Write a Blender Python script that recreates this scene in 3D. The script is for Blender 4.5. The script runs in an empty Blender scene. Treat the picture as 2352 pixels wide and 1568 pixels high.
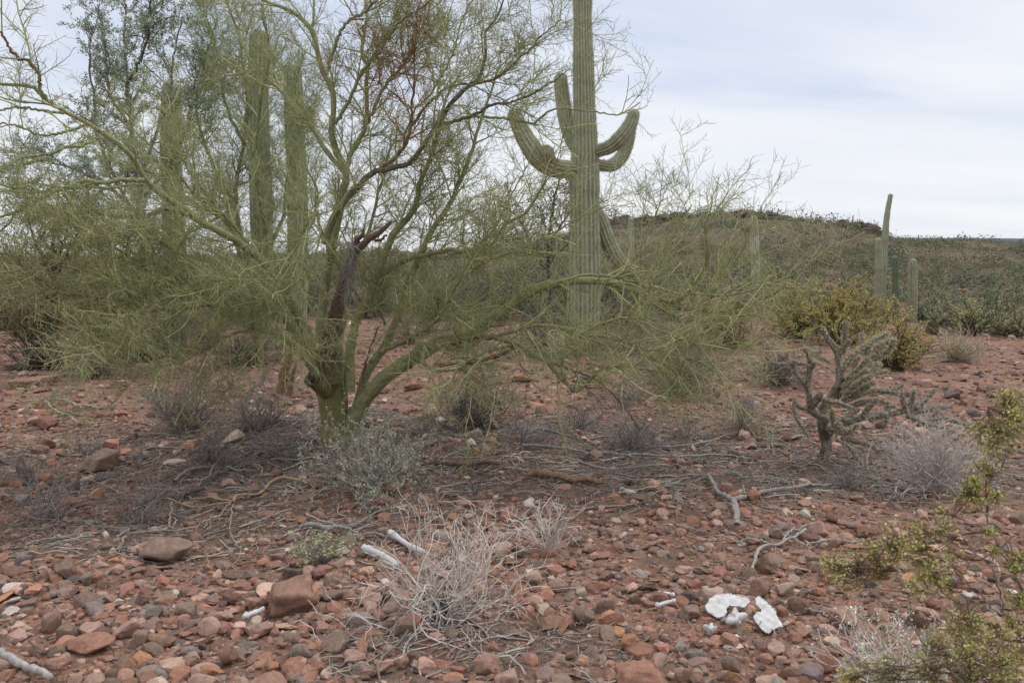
import bpy, bmesh, math
import numpy as np
from mathutils import Vector, Euler

# ------------------------------------------------------------------ camera, world, sun, exposure
C = bpy.context.scene
COL = C.collection
F = 2352.0 * 28.0 / 36.0            # focal length in photo pixels (2352 wide view of the photo)
PITCH = math.radians(5.1)
CAM_H = 1.6
cam_data = bpy.data.cameras.new('camera')
cam_data.lens = 28.0
cam_data.sensor_width = 36.0
cam_data.clip_start = 0.05
cam_data.clip_end = 9000.0
cam_data.dof.use_dof = True
cam_data.dof.focus_distance = 6.8
cam_data.dof.aperture_fstop = 5.0
cam = bpy.data.objects.new('camera', cam_data)
COL.objects.link(cam)
cam.location = (0, 0, CAM_H)
cam.rotation_euler = (math.radians(90) - PITCH, 0, 0)
C.camera = cam

C.render.engine = 'CYCLES'
C.cycles.use_denoising = True
C.cycles.max_bounces = 6
C.cycles.diffuse_bounces = 3
C.cycles.glossy_bounces = 2
C.cycles.transmission_bounces = 2
C.view_settings.view_transform = 'Standard'
C.view_settings.look = 'None'
C.view_settings.exposure = 0.14
C.view_settings.gamma = 1.0

SUN_EL, SUN_AZ = math.radians(52), math.radians(60)     # azimuth from +Y towards +X
w = bpy.data.worlds.new('World')
C.world = w
w.use_nodes = True
nt = w.node_tree
nt.nodes.clear()
def wn(t): return nt.nodes.new(t)
out = wn('ShaderNodeOutputWorld'); bg = wn('ShaderNodeBackground'); sky = wn('ShaderNodeTexSky')
sky.sky_type = 'NISHITA'; sky.sun_disc = False
sky.sun_elevation = SUN_EL; sky.sun_rotation = SUN_AZ
bg.inputs['Strength'].default_value = 0.1
tc = wn('ShaderNodeTexCoord'); sep = wn('ShaderNodeSeparateXYZ')
nt.links.new(tc.outputs['Generated'], sep.inputs[0])
def wmath(op, a, b=None):
    m = wn('ShaderNodeMath'); m.operation = op
    for i, v in enumerate((a, b)):
        if v is None: continue
        if isinstance(v, (int, float)): m.inputs[i].default_value = v
        else: nt.links.new(v, m.inputs[i])
    return m.outputs[0]
zc = wmath('ADD', wmath('MAXIMUM', sep.outputs['Z'], 0.0), 0.10)
cx = wmath('DIVIDE', sep.outputs['X'], zc); cy = wmath('DIVIDE', sep.outputs['Y'], zc)
comb = wn('ShaderNodeCombineXYZ')
nt.links.new(cx, comb.inputs[0]); nt.links.new(cy, comb.inputs[1])
mp = wn('ShaderNodeMapping'); mp.inputs['Rotation'].default_value = (0, 0, 0.5); mp.inputs['Scale'].default_value = (0.55, 1.15, 1)
nt.links.new(comb.outputs[0], mp.inputs[0])
n1 = wn('ShaderNodeTexNoise'); n1.inputs['Scale'].default_value = 0.62; n1.inputs['Detail'].default_value = 5; n1.inputs['Roughness'].default_value = 0.48; n1.inputs['Distortion'].default_value = 0.5
nt.links.new(mp.outputs[0], n1.inputs['Vector'])
cr = wn('ShaderNodeValToRGB')
cr.color_ramp.elements[0].position = 0.36; cr.color_ramp.elements[0].color = (0.655, 0.73, 0.895, 1)
cr.color_ramp.elements[1].position = 0.66; cr.color_ramp.elements[1].color = (0.94, 0.955, 0.985, 1)
e = cr.color_ramp.elements.new(0.48); e.color = (0.81, 0.86, 0.955, 1)
nt.links.new(n1.outputs['Fac'], cr.inputs[0])
# brighter, slightly warm cloud low over the horizon
hz = wn('ShaderNodeMapRange'); hz.inputs['From Min'].default_value = 0.0; hz.inputs['From Max'].default_value = 0.2
hz.inputs['To Min'].default_value = 0.75; hz.inputs['To Max'].default_value = 0.0
nt.links.new(sep.outputs['Z'], hz.inputs['Value'])
mxh = wn('ShaderNodeMix'); mxh.data_type = 'RGBA'
nt.links.new(hz.outputs[0], mxh.inputs['Factor']); nt.links.new(cr.outputs[0], mxh.inputs['A'])
mxh.inputs['B'].default_value = (0.93, 0.94, 0.95, 1)
# an overcast sky is brightest overhead
ov = wn('ShaderNodeMapRange'); ov.interpolation_type = 'SMOOTHSTEP'
for k_, v_ in zip(('From Min', 'From Max', 'To Min', 'To Max'), (0.38, 0.95, 9.1, 19.0)): ov.inputs[k_].default_value = v_
nt.links.new(sep.outputs['Z'], ov.inputs['Value'])
mul = wn('ShaderNodeVectorMath'); mul.operation = 'SCALE'; nt.links.new(ov.outputs[0], mul.inputs['Scale'])
nt.links.new(mxh.outputs['Result'], mul.inputs[0])
mxs = wn('ShaderNodeMix'); mxs.data_type = 'RGBA'; mxs.inputs['Factor'].default_value = 0.95
nt.links.new(sky.outputs[0], mxs.inputs['A']); nt.links.new(mul.outputs[0], mxs.inputs['B'])
nt.links.new(mxs.outputs['Result'], bg.inputs['Color']); nt.links.new(bg.outputs[0], out.inputs[0])

sun_data = bpy.data.lights.new('sun', 'SUN')
sun_data.energy = 1.5
sun_data.angle = math.radians(24)
sun_data.color = (1.0, 0.96, 0.9)
sun = bpy.data.objects.new('sun', sun_data); COL.objects.link(sun)
sd = Vector((math.sin(SUN_AZ)*math.cos(SUN_EL), math.cos(SUN_AZ)*math.cos(SUN_EL), math.sin(SUN_EL)))
sun.rotation_euler = sd.to_track_quat('Z', 'Y').to_euler()
sun.location = (0, 0, 30)

# ------------------------------------------------------------------ placing: photo pixel (2352 x 1568 view) and distance to a point
def P(u, v, Y):
    a = (u-1176.0)/F; b = -(v-784.0)/F
    dy = math.cos(PITCH) + b*math.sin(PITCH)
    dz = -math.sin(PITCH) + b*math.cos(PITCH)
    s = Y/dy
    return np.array([a*s, Y, CAM_H + dz*s])

SIL = np.array([(-2500,607),(0,596),(300,594),(900,586),(1100,580),(1220,566),(1330,535),(1400,511),(1500,501),(1600,494),(1680,492),(1720,494),
                (1800,503),(1835,513),(1900,515),(1985,522),(2020,535),(2060,549),(2120,556),(2352,560),(5000,566)], float)
RIDGE = 140.0
def hills(x, y):
    u = 1176.0 + F*x/np.maximum(y, 1.0)
    v = np.interp(u, SIL[:, 0], SIL[:, 1])
    Hr = (621.0-v)/F*RIDGE + CAM_H
    t = np.clip((y-26.0)/(RIDGE-26.0), 0, None)
    g = np.where(t < 1, t**1.15, np.exp(-(t-1)*0.9))
    return Hr*g
def H(x, y):
    x = np.asarray(x, float); y = np.asarray(y, float)
    z = 0.028*np.sin(0.9*x+1.3*y) + 0.022*np.sin(2.3*x-1.7*y+1.0) + 0.012*np.sin(4.7*x+3.9*y+2.0) + 0.01*np.sin(7.1*y-5.3*x)
    z = z*np.clip(y/6.0, 0.4, 1.0)
    far = np.clip((y-10)/60.0, 0, 1)
    z = z + far*(0.5*np.sin(0.11*x+0.3)*np.sin(0.09*y) + 0.25*np.sin(0.31*x-0.21*y))
    z = z + 0.10*np.exp(-(((x+1.66)/1.6)**2 + ((y-7.7)/1.1)**2))
    return z + hills(x, y)
def Gp(u, v, lift=0.0):
    """the point of the ground that photo pixel (u, v) shows"""
    lo = 1.0
    for Y in np.geomspace(1.5, 160, 240):
        p = P(u, v, Y)
        if p[2] < H(p[0], p[1]):
            a, b = lo, Y
            for _ in range(24):
                m = (a+b)/2; q = P(u, v, m)
                if q[2] < H(q[0], q[1]): b = m
                else: a = m
            q = P(u, v, (a+b)/2); q[2] = H(q[0], q[1]) + lift
            return q
        lo = Y
    q = P(u, v, 160.0); q[2] = H(q[0], q[1])+lift
    return q

# ------------------------------------------------------------------ materials
def mat(name, rough=0.85, src='attr', color=(0.5, 0.5, 0.5), var=0.25, scale=30.0, bump=0.0, bscale=None, spec=0.25, tint=None, tscale=6.0, transl=0.0):
    """src: 'attr' = colour attribute Col, 'object' = the object's own colour, 'flat' = color"""
    m = bpy.data.materials.new(name); m.use_nodes = True
    t = m.node_tree; b = t.nodes['Principled BSDF']; L = t.links.new
    b.inputs['Roughness'].default_value = rough
    b.inputs['Specular IOR Level'].default_value = spec
    if src == 'attr':
        a = t.nodes.new('ShaderNodeAttribute'); a.attribute_name = 'Col'; base = a.outputs['Color']
    elif src == 'object':
        a = t.nodes.new('ShaderNodeObjectInfo'); base = a.outputs['Color']
    else:
        a = t.nodes.new('ShaderNodeRGB'); a.outputs[0].default_value = (*color, 1); base = a.outputs[0]
    co = t.nodes.new('ShaderNodeTexCoord')
    geo = t.nodes.new('ShaderNodeNewGeometry')
    vec = geo.outputs['Position'] if src != 'object' else co.outputs['Object']
    nz = t.nodes.new('ShaderNodeTexNoise'); nz.inputs['Scale'].default_value = scale; nz.inputs['Detail'].default_value = 4; nz.inputs['Roughness'].default_value = 0.65
    L(vec, nz.inputs['Vector'])
    mr = t.nodes.new('ShaderNodeMapRange'); mr.inputs['From Min'].default_value = 0.25; mr.inputs['From Max'].default_value = 0.75
    mr.inputs['To Min'].default_value = 1-var; mr.inputs['To Max'].default_value = 1+var
    L(nz.outputs['Fac'], mr.inputs['Value'])
    sc = t.nodes.new('ShaderNodeVectorMath'); sc.operation = 'SCALE'
    L(base, sc.inputs[0]); L(mr.outputs[0], sc.inputs['Scale'])
    cur = sc.outputs[0]
    if tint is not None:
        n2 = t.nodes.new('ShaderNodeTexNoise'); n2.inputs['Scale'].default_value = tscale; n2.inputs['Detail'].default_value = 5; n2.inputs['Roughness'].default_value = 0.7
        L(vec, n2.inputs['Vector'])
        m2 = t.nodes.new('ShaderNodeMapRange'); m2.inputs['From Min'].default_value = 0.5; m2.inputs['From Max'].default_value = 0.72
        m2.inputs['To Min'].default_value = 0.0; m2.inputs['To Max'].default_value = tint[3]
        L(n2.outputs['Fac'], m2.inputs['Value'])
        mx = t.nodes.new('ShaderNodeMix'); mx.data_type = 'RGBA'
        L(m2.outputs[0], mx.inputs['Factor']); L(cur, mx.inputs['A']); mx.inputs['B'].default_value = (*tint[:3], 1)
        cur = mx.outputs['Result']
    L(cur, b.inputs['Base Color'])
    if bump:
        nb = t.nodes.new('ShaderNodeTexNoise'); nb.inputs['Scale'].default_value = bscale or scale*2; nb.inputs['Detail'].default_value = 4; nb.inputs['Roughness'].default_value = 0.7
        L(vec, nb.inputs['Vector'])
        bp = t.nodes.new('ShaderNodeBump'); bp.inputs['Strength'].default_value = bump; bp.inputs['Distance'].default_value = 0.01
        L(nb.outputs['Fac'], bp.inputs['Height']); L(bp.outputs[0], b.inputs['Normal'])
    return m

M_LIMB = mat('green_bark', 0.72, var=0.34, scale=26, bump=0.9, bscale=70, tint=(0.115, 0.10, 0.07, 0.75), tscale=14)
M_TWIG = mat('green_twig', 0.75, var=0.2, scale=9)
M_DEAD = mat('dead_bark', 0.95, var=0.45, scale=35, bump=1.0, bscale=70, tint=(0.30, 0.25, 0.21, 0.5), tscale=25)
M_DRY = mat('dry_twig', 0.95, var=0.3, scale=12)
M_WOOD = mat('weathered_wood', 0.95, var=0.4, scale=45, bump=0.8, bscale=90)
M_LEAF = mat('leaf', 0.6, var=0.25, scale=8, spec=0.3)
M_SAG = mat('saguaro_skin', 0.85, var=0.16, scale=7, bump=0.25, bscale=80, tint=(0.13, 0.12, 0.08, 0.35), tscale=5)
M_SPINE = mat('spines', 0.8, var=0.2, scale=20)
M_CHOLLA = mat('cholla_skin', 0.85, var=0.5, scale=90, bump=0.8, bscale=130)
M_ROCK = mat('rock', 0.9, src='object', var=0.36, scale=2.2, bump=0.8, bscale=9, spec=0.2, tint=(0.36, 0.25, 0.19, 0.6), tscale=6)
M_GRAVEL = mat('gravel', 0.92, var=0.3, scale=55, bump=0.55, bscale=110, spec=0.2)
M_BONE = mat('bleached_bone', 0.8, src='flat', color=(0.51, 0.495, 0.475), var=0.16, scale=40, bump=0.3, bscale=90, tint=(0.27, 0.20, 0.155, 0.6), tscale=22)
M_SHRUB = mat('far_foliage', 0.9, var=0.3, scale=1.5)

def ground_material(name, far=False):
    m = bpy.data.materials.new(name); m.use_nodes = True
    t = m.node_tree; b = t.nodes['Principled BSDF']; L = t.links.new
    b.inputs['Roughness'].default_value = 0.97; b.inputs['Specular IOR Level'].default_value = 0.12
    geo = t.nodes.new('ShaderNodeNewGeometry'); vec = geo.outputs['Position']
    def noise(s, d=5, r=0.6):
        n = t.nodes.new('ShaderNodeTexNoise'); n.inputs['Scale'].default_value = s; n.inputs['Detail'].default_value = d; n.inputs['Roughness'].default_value = r
        L(vec, n.inputs['Vector']); return n.outputs['Fac']
    def ramp(x, els):
        r = t.nodes.new('ShaderNodeValToRGB'); L(x, r.inputs[0])
        r.color_ramp.elements[0].position, r.color_ramp.elements[0].color = els[0][0], (*els[0][1], 1)
        r.color_ramp.elements[1].position, r.color_ramp.elements[1].color = els[-1][0], (*els[-1][1], 1)
        for p, c in els[1:-1]:
            q = r.color_ramp.elements.new(p); q.color = (*c, 1)
        return r.outputs[0]
    def mix(f, a, bb):
        x = t.nodes.new('ShaderNodeMix'); x.data_type = 'RGBA'
        if isinstance(f, float): x.inputs['Factor'].default_value = f
        else: L(f, x.inputs['Factor'])
        L(a, x.inputs['A']); L(bb, x.inputs['B']); return x.outputs['Result']
    def rng(x, a, bb, c, d):
        r = t.nodes.new('ShaderNodeMapRange'); L(x, r.inputs['Value'])
        for k, v in zip(('From Min', 'From Max', 'To Min', 'To Max'), (a, bb, c, d)): r.inputs[k].default_value = v
        return r.outputs[0]
    if far:
        soil = ramp(noise(0.35, 8, 0.7), [(0.3, (0.085, 0.056, 0.042)), (0.5, (0.165, 0.105, 0.077)), (0.7, (0.28, 0.175, 0.13))])
        green = ramp(noise(1.3, 6, 0.7), [(0.35, (0.085, 0.088, 0.05)), (0.65, (0.15, 0.14, 0.082))])
        cur = mix(rng(noise(0.55, 7, 0.75), 0.42, 0.58, 0.0, 0.85), soil, green)
        hgt = noise(0.8, 8, 0.75); bs, bd = 1.0, 0.6
    else:
        soil = ramp(noise(3.2, 9, 0.72), [(0.3, (0.075, 0.047, 0.034)), (0.5, (0.125, 0.077, 0.054)), (0.7, (0.20, 0.125, 0.088))])
        v1 = t.nodes.new('ShaderNodeTexVoronoi'); v1.inputs['Scale'].default_value = 85; L(vec, v1.inputs['Vector'])
        v2 = t.nodes.new('ShaderNodeTexVoronoi'); v2.inputs['Scale'].default_value = 34; L(vec, v2.inputs['Vector'])
        def cells(v):
            s = t.nodes.new('ShaderNodeSeparateColor'); L(v.outputs['Color'], s.inputs[0])
            return ramp(s.outputs[0], [(0.0, (0.10, 0.06, 0.045)), (0.25, (0.24, 0.11, 0.07)), (0.5, (0.33, 0.16, 0.10)), (0.75, (0.22, 0.15, 0.12)), (1.0, (0.45, 0.31, 0.23))])
        g = mix(rng(noise(7, 3), 0.4, 0.6, 0, 1), cells(v1), cells(v2))
        cur = mix(rng(noise(1.5, 6, 0.65), 0.38, 0.58, 0.2, 0.85), soil, g)
        ad = t.nodes.new('ShaderNodeMath'); ad.operation = 'ADD'
        L(v1.outputs['Distance'], ad.inputs[0]); L(v2.outputs['Distance'], ad.inputs[1])
        iv = t.nodes.new('ShaderNodeMath'); iv.operation = 'SUBTRACT'; iv.inputs[0].default_value = 1.0; L(ad.outputs[0], iv.inputs[1])
        hgt = iv.outputs[0]; bs, bd = 0.8, 0.012
        # matted plant litter lying on the soil under the tree
        at = t.nodes.new('ShaderNodeAttribute'); at.attribute_name = 'Col'
        mt = ramp(noise(42, 8, 0.8), [(0.32, (0.045, 0.031, 0.024)), (0.5, (0.095, 0.067, 0.05)), (0.68, (0.19, 0.145, 0.112))])
        lm = t.nodes.new('ShaderNodeMath'); lm.operation = 'MULTIPLY'; L(at.outputs['Fac'], lm.inputs[0]); L(rng(noise(4, 6, 0.7), 0.35, 0.6, 0.35, 1.0), lm.inputs[1])
        cur = mix(lm.outputs[0], cur, mt)
    L(cur, b.inputs['Base Color'])
    bp = t.nodes.new('ShaderNodeBump'); bp.inputs['Strength'].default_value = bs; bp.inputs['Distance'].default_value = bd
    L(hgt, bp.inputs['Height']); L(bp.outputs[0], b.inputs['Normal'])
    return m
M_GROUND = ground_material('stony_soil')
M_HILL = ground_material('hillside', True)

# ------------------------------------------------------------------ mesh helpers
def link_mesh(name, V, Q, T, cols, m, parent=None, smooth=True):
    V = np.asarray(V, np.float32)
    if parent is not None: V = V - np.array(parent.location, np.float32)
    me = bpy.data.meshes.new(name)
    nq, ntri = len(Q), len(T)
    me.vertices.add(len(V)); me.vertices.foreach_set('co', V.ravel())
    me.loops.add(nq*4 + ntri*3)
    li = np.concatenate([np.asarray(Q, np.int32).ravel(), np.asarray(T, np.int32).ravel()])
    me.loops.foreach_set('vertex_index', li.astype(np.int32))
    me.polygons.add(nq+ntri)
    st = np.concatenate([np.arange(nq)*4, nq*4 + np.arange(ntri)*3]).astype(np.int32)
    me.polygons.foreach_set('loop_start', st)
    me.polygons.foreach_set('use_smooth', np.full(nq+ntri, smooth))
    me.update(calc_edges=True); me.validate()
    if cols is not None:
        a = me.color_attributes.new('Col', 'FLOAT_COLOR', 'POINT')
        c4 = np.ones((len(V), 4), np.float32); c4[:, :3] = cols
        a.data.foreach_set('color', c4.ravel())
    if m: me.materials.append(m)
    o = bpy.data.objects.new(name, me); COL.objects.link(o)
    if parent is not None: o.parent = parent
    return o

class MB:
    def __init__(s): s.V, s.Q, s.T, s.C, s.n = [], [], [], [], 0
    def add(s, V, Q=None, T=None, col=(0.5, 0.5, 0.5)):
        V = np.asarray(V, float).reshape(-1, 3)
        if Q is not None and len(Q): s.Q.append(np.asarray(Q, int)+s.n)
        if T is not None and len(T): s.T.append(np.asarray(T, int)+s.n)
        c = np.asarray(col, float)
        if c.ndim == 1: c = np.tile(c, (len(V), 1))
        s.V.append(V); s.C.append(c); s.n += len(V)
    def build(s, name, m, parent=None, smooth=True):
        Q = np.concatenate(s.Q) if s.Q else np.zeros((0, 4), int)
        T = np.concatenate(s.T) if s.T else np.zeros((0, 3), int)
        return link_mesh(name, np.concatenate(s.V), Q, T, np.concatenate(s.C), m, parent, smooth)
    def tubes(s, PP, RR, sides=3, col=(0.5, 0.5, 0.5), cap=False):
        """PP [M,K,3] centre lines, RR [M,K] radii, col (3,) or [M,3] or [M,K,3]"""
        PP = np.asarray(PP, float); RR = np.asarray(RR, float)
        M, K, _ = PP.shape
        if M == 0: return
        T = np.gradient(PP, axis=1)
        T /= np.linalg.norm(T, axis=2, keepdims=True)+1e-12
        ch = PP[:, -1]-PP[:, 0]; ch /= np.linalg.norm(ch, axis=1, keepdims=True)+1e-12
        ax = np.eye(3)[np.argmin(np.abs(ch), axis=1)]
        ref = np.cross(ch, ax)[:, None, :]
        U = np.cross(T, ref); U /= np.linalg.norm(U, axis=2, keepdims=True)+1e-12
        W = np.cross(T, U)
        th = np.arange(sides)*2*math.pi/sides
        ring = U[:, :, None, :]*np.cos(th)[None, None, :, None] + W[:, :, None, :]*np.sin(th)[None, None, :, None]
        V = PP[:, :, None, :] + ring*RR[:, :, None, None]
        idx = np.arange(M*K*sides).reshape(M, K, sides)
        a = idx[:, :-1, :]; b = np.roll(a, -1, axis=2); c = idx[:, 1:, :]; d = np.roll(c, -1, axis=2)
        Q = np.stack([a, b, d, c], -1).reshape(-1, 4)
        cc = np.asarray(col, float)
        if cc.ndim == 1: cc = np.broadcast_to(cc, (M, K, 3))
        elif cc.ndim == 2: cc = np.broadcast_to(cc[:, None, :], (M, K, 3))
        cc = np.repeat(cc[:, :, None, :], sides, axis=2).reshape(-1, 3)
        Tt = None
        if cap and sides >= 3:
            e = idx[:, -1, :]; Tt = np.concatenate([np.stack([e[:, 0], e[:, i], e[:, i+1]], -1) for i in range(1, sides-1)])
        s.add(V.reshape(-1, 3), Q, Tt, cc)
    def leaves(s, pts, dirs, length, width, col, rng):
        """one small diamond per point"""
        N = len(pts)
        if not N: return
        d = dirs/(np.linalg.norm(dirs, axis=1, keepdims=True)+1e-9)
        r = rng.normal(size=(N, 3)); side = np.cross(d, r); side /= np.linalg.norm(side, axis=1, keepdims=True)+1e-9
        ln = np.asarray(length).reshape(-1, 1); wd = np.asarray(width).reshape(-1, 1)
        V = np.stack([pts, pts+d*ln*0.5+side*wd, pts+d*ln, pts+d*ln*0.5-side*wd], 1).reshape(-1, 3)
        Q = np.arange(N*4).reshape(N, 4)
        c = np.asarray(col, float)
        if c.ndim == 2: c = np.repeat(c, 4, axis=0)
        s.add(V, Q, None, c)

def resample(pts, K):
    p = np.asarray(pts, float)
    if len(p) == 2: return p[0]+(p[1]-p[0])*np.linspace(0, 1, K)[:, None]
    ext = np.vstack([2*p[0]-p[1], p, 2*p[-1]-p[-2]])
    fine = []
    for i in range(1, len(ext)-2):
        a, b, c, d = ext[i-1], ext[i], ext[i+1], ext[i+2]
        for t in np.linspace(0, 1, 12, endpoint=False):
            fine.append(0.5*((2*b)+(c-a)*t+(2*a-5*b+4*c-d)*t*t+(3*b-a-3*c+d)*t**3))
    fine.append(p[-1]); fine = np.array(fine)
    L = np.concatenate([[0], np.cumsum(np.linalg.norm(np.diff(fine, axis=0), axis=1))])
    s = np.linspace(0, L[-1], K)
    return np.stack([np.interp(s, L, fine[:, i]) for i in range(fine.shape[1])], 1)

def spawn(rng, PP, RR, per_m, t0, t1, lmin, lmax, ang, K, up=0.0, wob=0.25, rb=0.5, rmax=0.01, rtip=0.0012, angsd=0.2, lfade=0.4, gravity=0.0, bias=None):
    """children growing along every parent polyline"""
    M, K0, _ = PP.shape
    plen = np.linalg.norm(np.diff(PP, axis=1), axis=2).sum(1)
    ex = per_m*plen*(t1-t0)
    n = np.floor(ex + rng.random(M)).astype(int)
    pi = np.repeat(np.arange(M), n); N = len(pi)
    t = t0 + (t1-t0)*rng.random(N)
    f = t*(K0-1); i0 = np.minimum(f.astype(int), K0-2); fr = (f-i0)[:, None]
    a = PP[pi, i0]; b = PP[pi, i0+1]
    pos = a+(b-a)*fr
    pr = RR[pi, i0]*(1-fr[:, 0]) + RR[pi, i0+1]*fr[:, 0]
    T = b-a; T /= np.linalg.norm(T, axis=1, keepdims=True)+1e-12
    r = rng.normal(size=(N, 3)); pe = r - T*(r*T).sum(1, keepdims=True); pe /= np.linalg.norm(pe, axis=1, keepdims=True)+1e-12
    A = ang + angsd*rng.normal(size=N)
    d = T*np.cos(A)[:, None] + pe*np.sin(A)[:, None]
    d[:, 2] += up
    if bias is not None: d += np.asarray(bias)
    d /= np.linalg.norm(d, axis=1, keepdims=True)
    ln = (lmin+(lmax-lmin)*rng.random(N))*(1-lfade*t)
    out = np.zeros((N, K, 3)); out[:, 0] = pos
    st = ln/(K-1)
    for k in range(1, K):
        d = d + wob*rng.normal(size=(N, 3)); d[:, 2] += up*0.25 - gravity
        d /= np.linalg.norm(d, axis=1, keepdims=True)
        out[:, k] = out[:, k-1] + d*st[:, None]
    r0 = np.minimum(pr*rb, rmax); r0 = np.maximum(r0, rtip*1.1)
    R = r0[:, None] + (rtip-r0)[:, None]*np.linspace(0, 1, K)[None, :]
    return out, R, pi

def jit(rng, col, n, hue=0.035, val=0.2):
    c = np.tile(np.asarray(col, float), (n, 1))
    return np.clip(c*(1+val*rng.normal(size=(n, 1)))*(1+hue*rng.normal(size=(n, 3))), 0.008, 0.9)

def tag(o, label, cat, group=None, kind=None):
    o['label'] = label; o['category'] = cat
    if group: o['group'] = group
    if kind: o['kind'] = kind
    return o
def empty(name, loc, label, cat, group=None):
    o = bpy.data.objects.new(name, None); COL.objects.link(o); o.location = [float(q) for q in loc]
    o.empty_display_size = 0.1
    return tag(o, label, cat, group)
def structure(o): o['kind'] = 'structure'; return o

def litter_zone(x, y):
    """how much of the ground is bare soil with plant litter, under the tree"""
    a = np.exp(-(((x+0.3)/4.0)**2 + ((y-6.9)/1.75)**2)**2)
    b = np.exp(-(((x-2.3)/1.7)**2 + ((y-6.3)/0.8)**2)**2)
    c = np.exp(-(((x+2.2)/1.3)**2 + ((y-4.75)/0.6)**2)**2)
    d = np.exp(-(((x+0.1)/0.75)**2 + ((y-3.25)/0.35)**2)**2)
    return np.clip(a+b+0.8*c+0.8*d, 0, 1)
# ------------------------------------------------------------------ the setting: ground, hill, far ridge
def sheet(name, ys, m, ncol, w0, w1):
    s = np.linspace(-1, 1, ncol)
    s = np.sign(s)*np.abs(s)**1.25
    X = s[None, :]*(w0 + w1*np.maximum(ys, 0))[:, None]
    Y = np.repeat(ys[:, None], ncol, 1)
    Z = H(X, Y)
    V = np.stack([X, Y, Z], -1).reshape(-1, 3)
    idx = np.arange(len(V)).reshape(len(ys), ncol)
    Q = np.stack([idx[:-1, :-1], idx[:-1, 1:], idx[1:, 1:], idx[1:, :-1]], -1).reshape(-1, 4)
    lz = litter_zone(X, Y).reshape(-1, 1)
    return structure(link_mesh(name, V, Q, np.zeros((0, 3), int), np.repeat(lz, 3, 1), m))
ysn = np.concatenate([np.linspace(-12, 1.5, 20, endpoint=False), np.geomspace(1.5, 44, 190)])
sheet('ground', ysn, M_GROUND, 260, 9, 1.6)
ysf = np.concatenate([np.geomspace(44, 190, 130), np.geomspace(200, 2600, 40)])
sheet('hill', ysf, M_HILL, 300, 9, 1.6)
def far_ridge():
    us = np.linspace(-1500, 4500, 300); D = 1500.0
    rg = np.random.default_rng(5)
    tops = np.interp(us, [-1500, 900, 1500, 1900, 2060, 2200, 2352, 2700, 4500], [600, 598, 580, 556, 547, 547.5, 548.5, 552, 575]) + 0.5*np.cumsum(rg.normal(size=300))*0.12
    b = MB(); rows = []
    for k, (dd, f) in enumerate(((0, 0.0), (120, 0.5), (200, 0.85), (260, 1.0), (420, 0.97), (700, 0.5))):
        row = []
        for u, v in zip(us, tops):
            p = P(u, v, D+260); top = p[2]
            x = p[0]*(D+dd)/(D+260)
            row.append((x, D+dd, -20 + (top+20)*f + (3*math.sin(x*0.02+k) if 0 < k < 3 else 0)))
        rows.append(row)
    V = np.array(rows).reshape(-1, 3); idx = np.arange(len(V)).reshape(6, 300)
    Q = np.stack([idx[:-1, :-1], idx[:-1, 1:], idx[1:, 1:], idx[1:, :-1]], -1).reshape(-1, 4)
    b.add(V, Q, None, (0.07, 0.075, 0.07))
    structure(b.build('far_ridge', M_SHRUB))
far_ridge()

# ------------------------------------------------------------------ rocks and gravel
def ico(sub):
    bm = bmesh.new(); bmesh.ops.create_icosphere(bm, subdivisions=sub, radius=1.0)
    V = np.array([v.co[:] for v in bm.verts]); T = np.array([[v.index for v in f.verts] for f in bm.faces]); bm.free()
    return V, T
def rockify(V, rg, planes=9, p=14.0, rough=0.05):
    n = rg.normal(size=(planes, 3)); n /= np.linalg.norm(n, axis=1, keepdims=True)
    d = rg.uniform(0.5, 1.0, planes)
    q = np.maximum(V @ n.T, 0)/d
    r = 1.0/np.maximum((q**p).sum(1)**(1/p), 0.72)
    ph = rg.uniform(0, 6.28, 6); w = rg.normal(size=(6, 3))*2.2
    nz = sum(np.sin(V @ w[i]*(1+0.6*i)+ph[i])/(1+i) for i in range(6))
    return V*(r*(1+rough*nz))[:, None]
def blockify(V, rg):
    # broken block: six skewed faces, a couple of chipped corners
    n = np.array([(1, 0, 0), (-1, 0, 0), (0, 1, 0), (0, -1, 0), (0, 0, 1), (0, 0, -1)], float)+0.22*rg.normal(size=(6, 3))
    c = rg.choice([-1, 1], (3, 3))*rg.uniform(0.5, 1.0, (3, 3)); n = np.vstack([n, c]); n /= np.linalg.norm(n, axis=1, keepdims=True)
    d = np.concatenate([rg.uniform(0.5, 0.72, 6), rg.uniform(0.68, 0.9, 3)])
    q = np.maximum(V @ n.T, 0)/d
    r = 1.0/np.maximum((q**40).sum(1)**(1/40), 0.8)
    w = rg.normal(size=(6, 3))*2.5; ph = rg.uniform(0, 6.28, 6)
    return V*(r*(1+0.025*sum(np.sin(V @ w[i]*(1+0.5*i)+ph[i]) for i in range(6))))[:, None]
rg = np.random.default_rng(11)
I1 = ico(1); I2 = ico(2); I3 = ico(3); I4 = ico(4)
ROCKS = []
for k in range(34):
    V = rockify(I4[0], rg, int(rg.integers(6, 10)), 44, 0.03) if k < 20 else blockify(I4[0], rg)
    ph = rg.uniform(0, 6.28, 10); wv = rg.normal(size=(10, 3))*9
    V = V*(1+0.007*sum(np.sin(V @ wv[i]+ph[i]) for i in range(10)))[:, None]
    V = V*np.array([1.0, rg.uniform(0.62, 0.9), rg.uniform(0.45, 0.75)])
    V /= np.abs(V).max(0).max()
    me_o = link_mesh('rock', V, np.zeros((0, 4), int), I4[1], None, M_ROCK)
    ROCKS.append((me_o.data, np.abs(V).max(0))); bpy.data.objects.remove(me_o)
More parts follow.
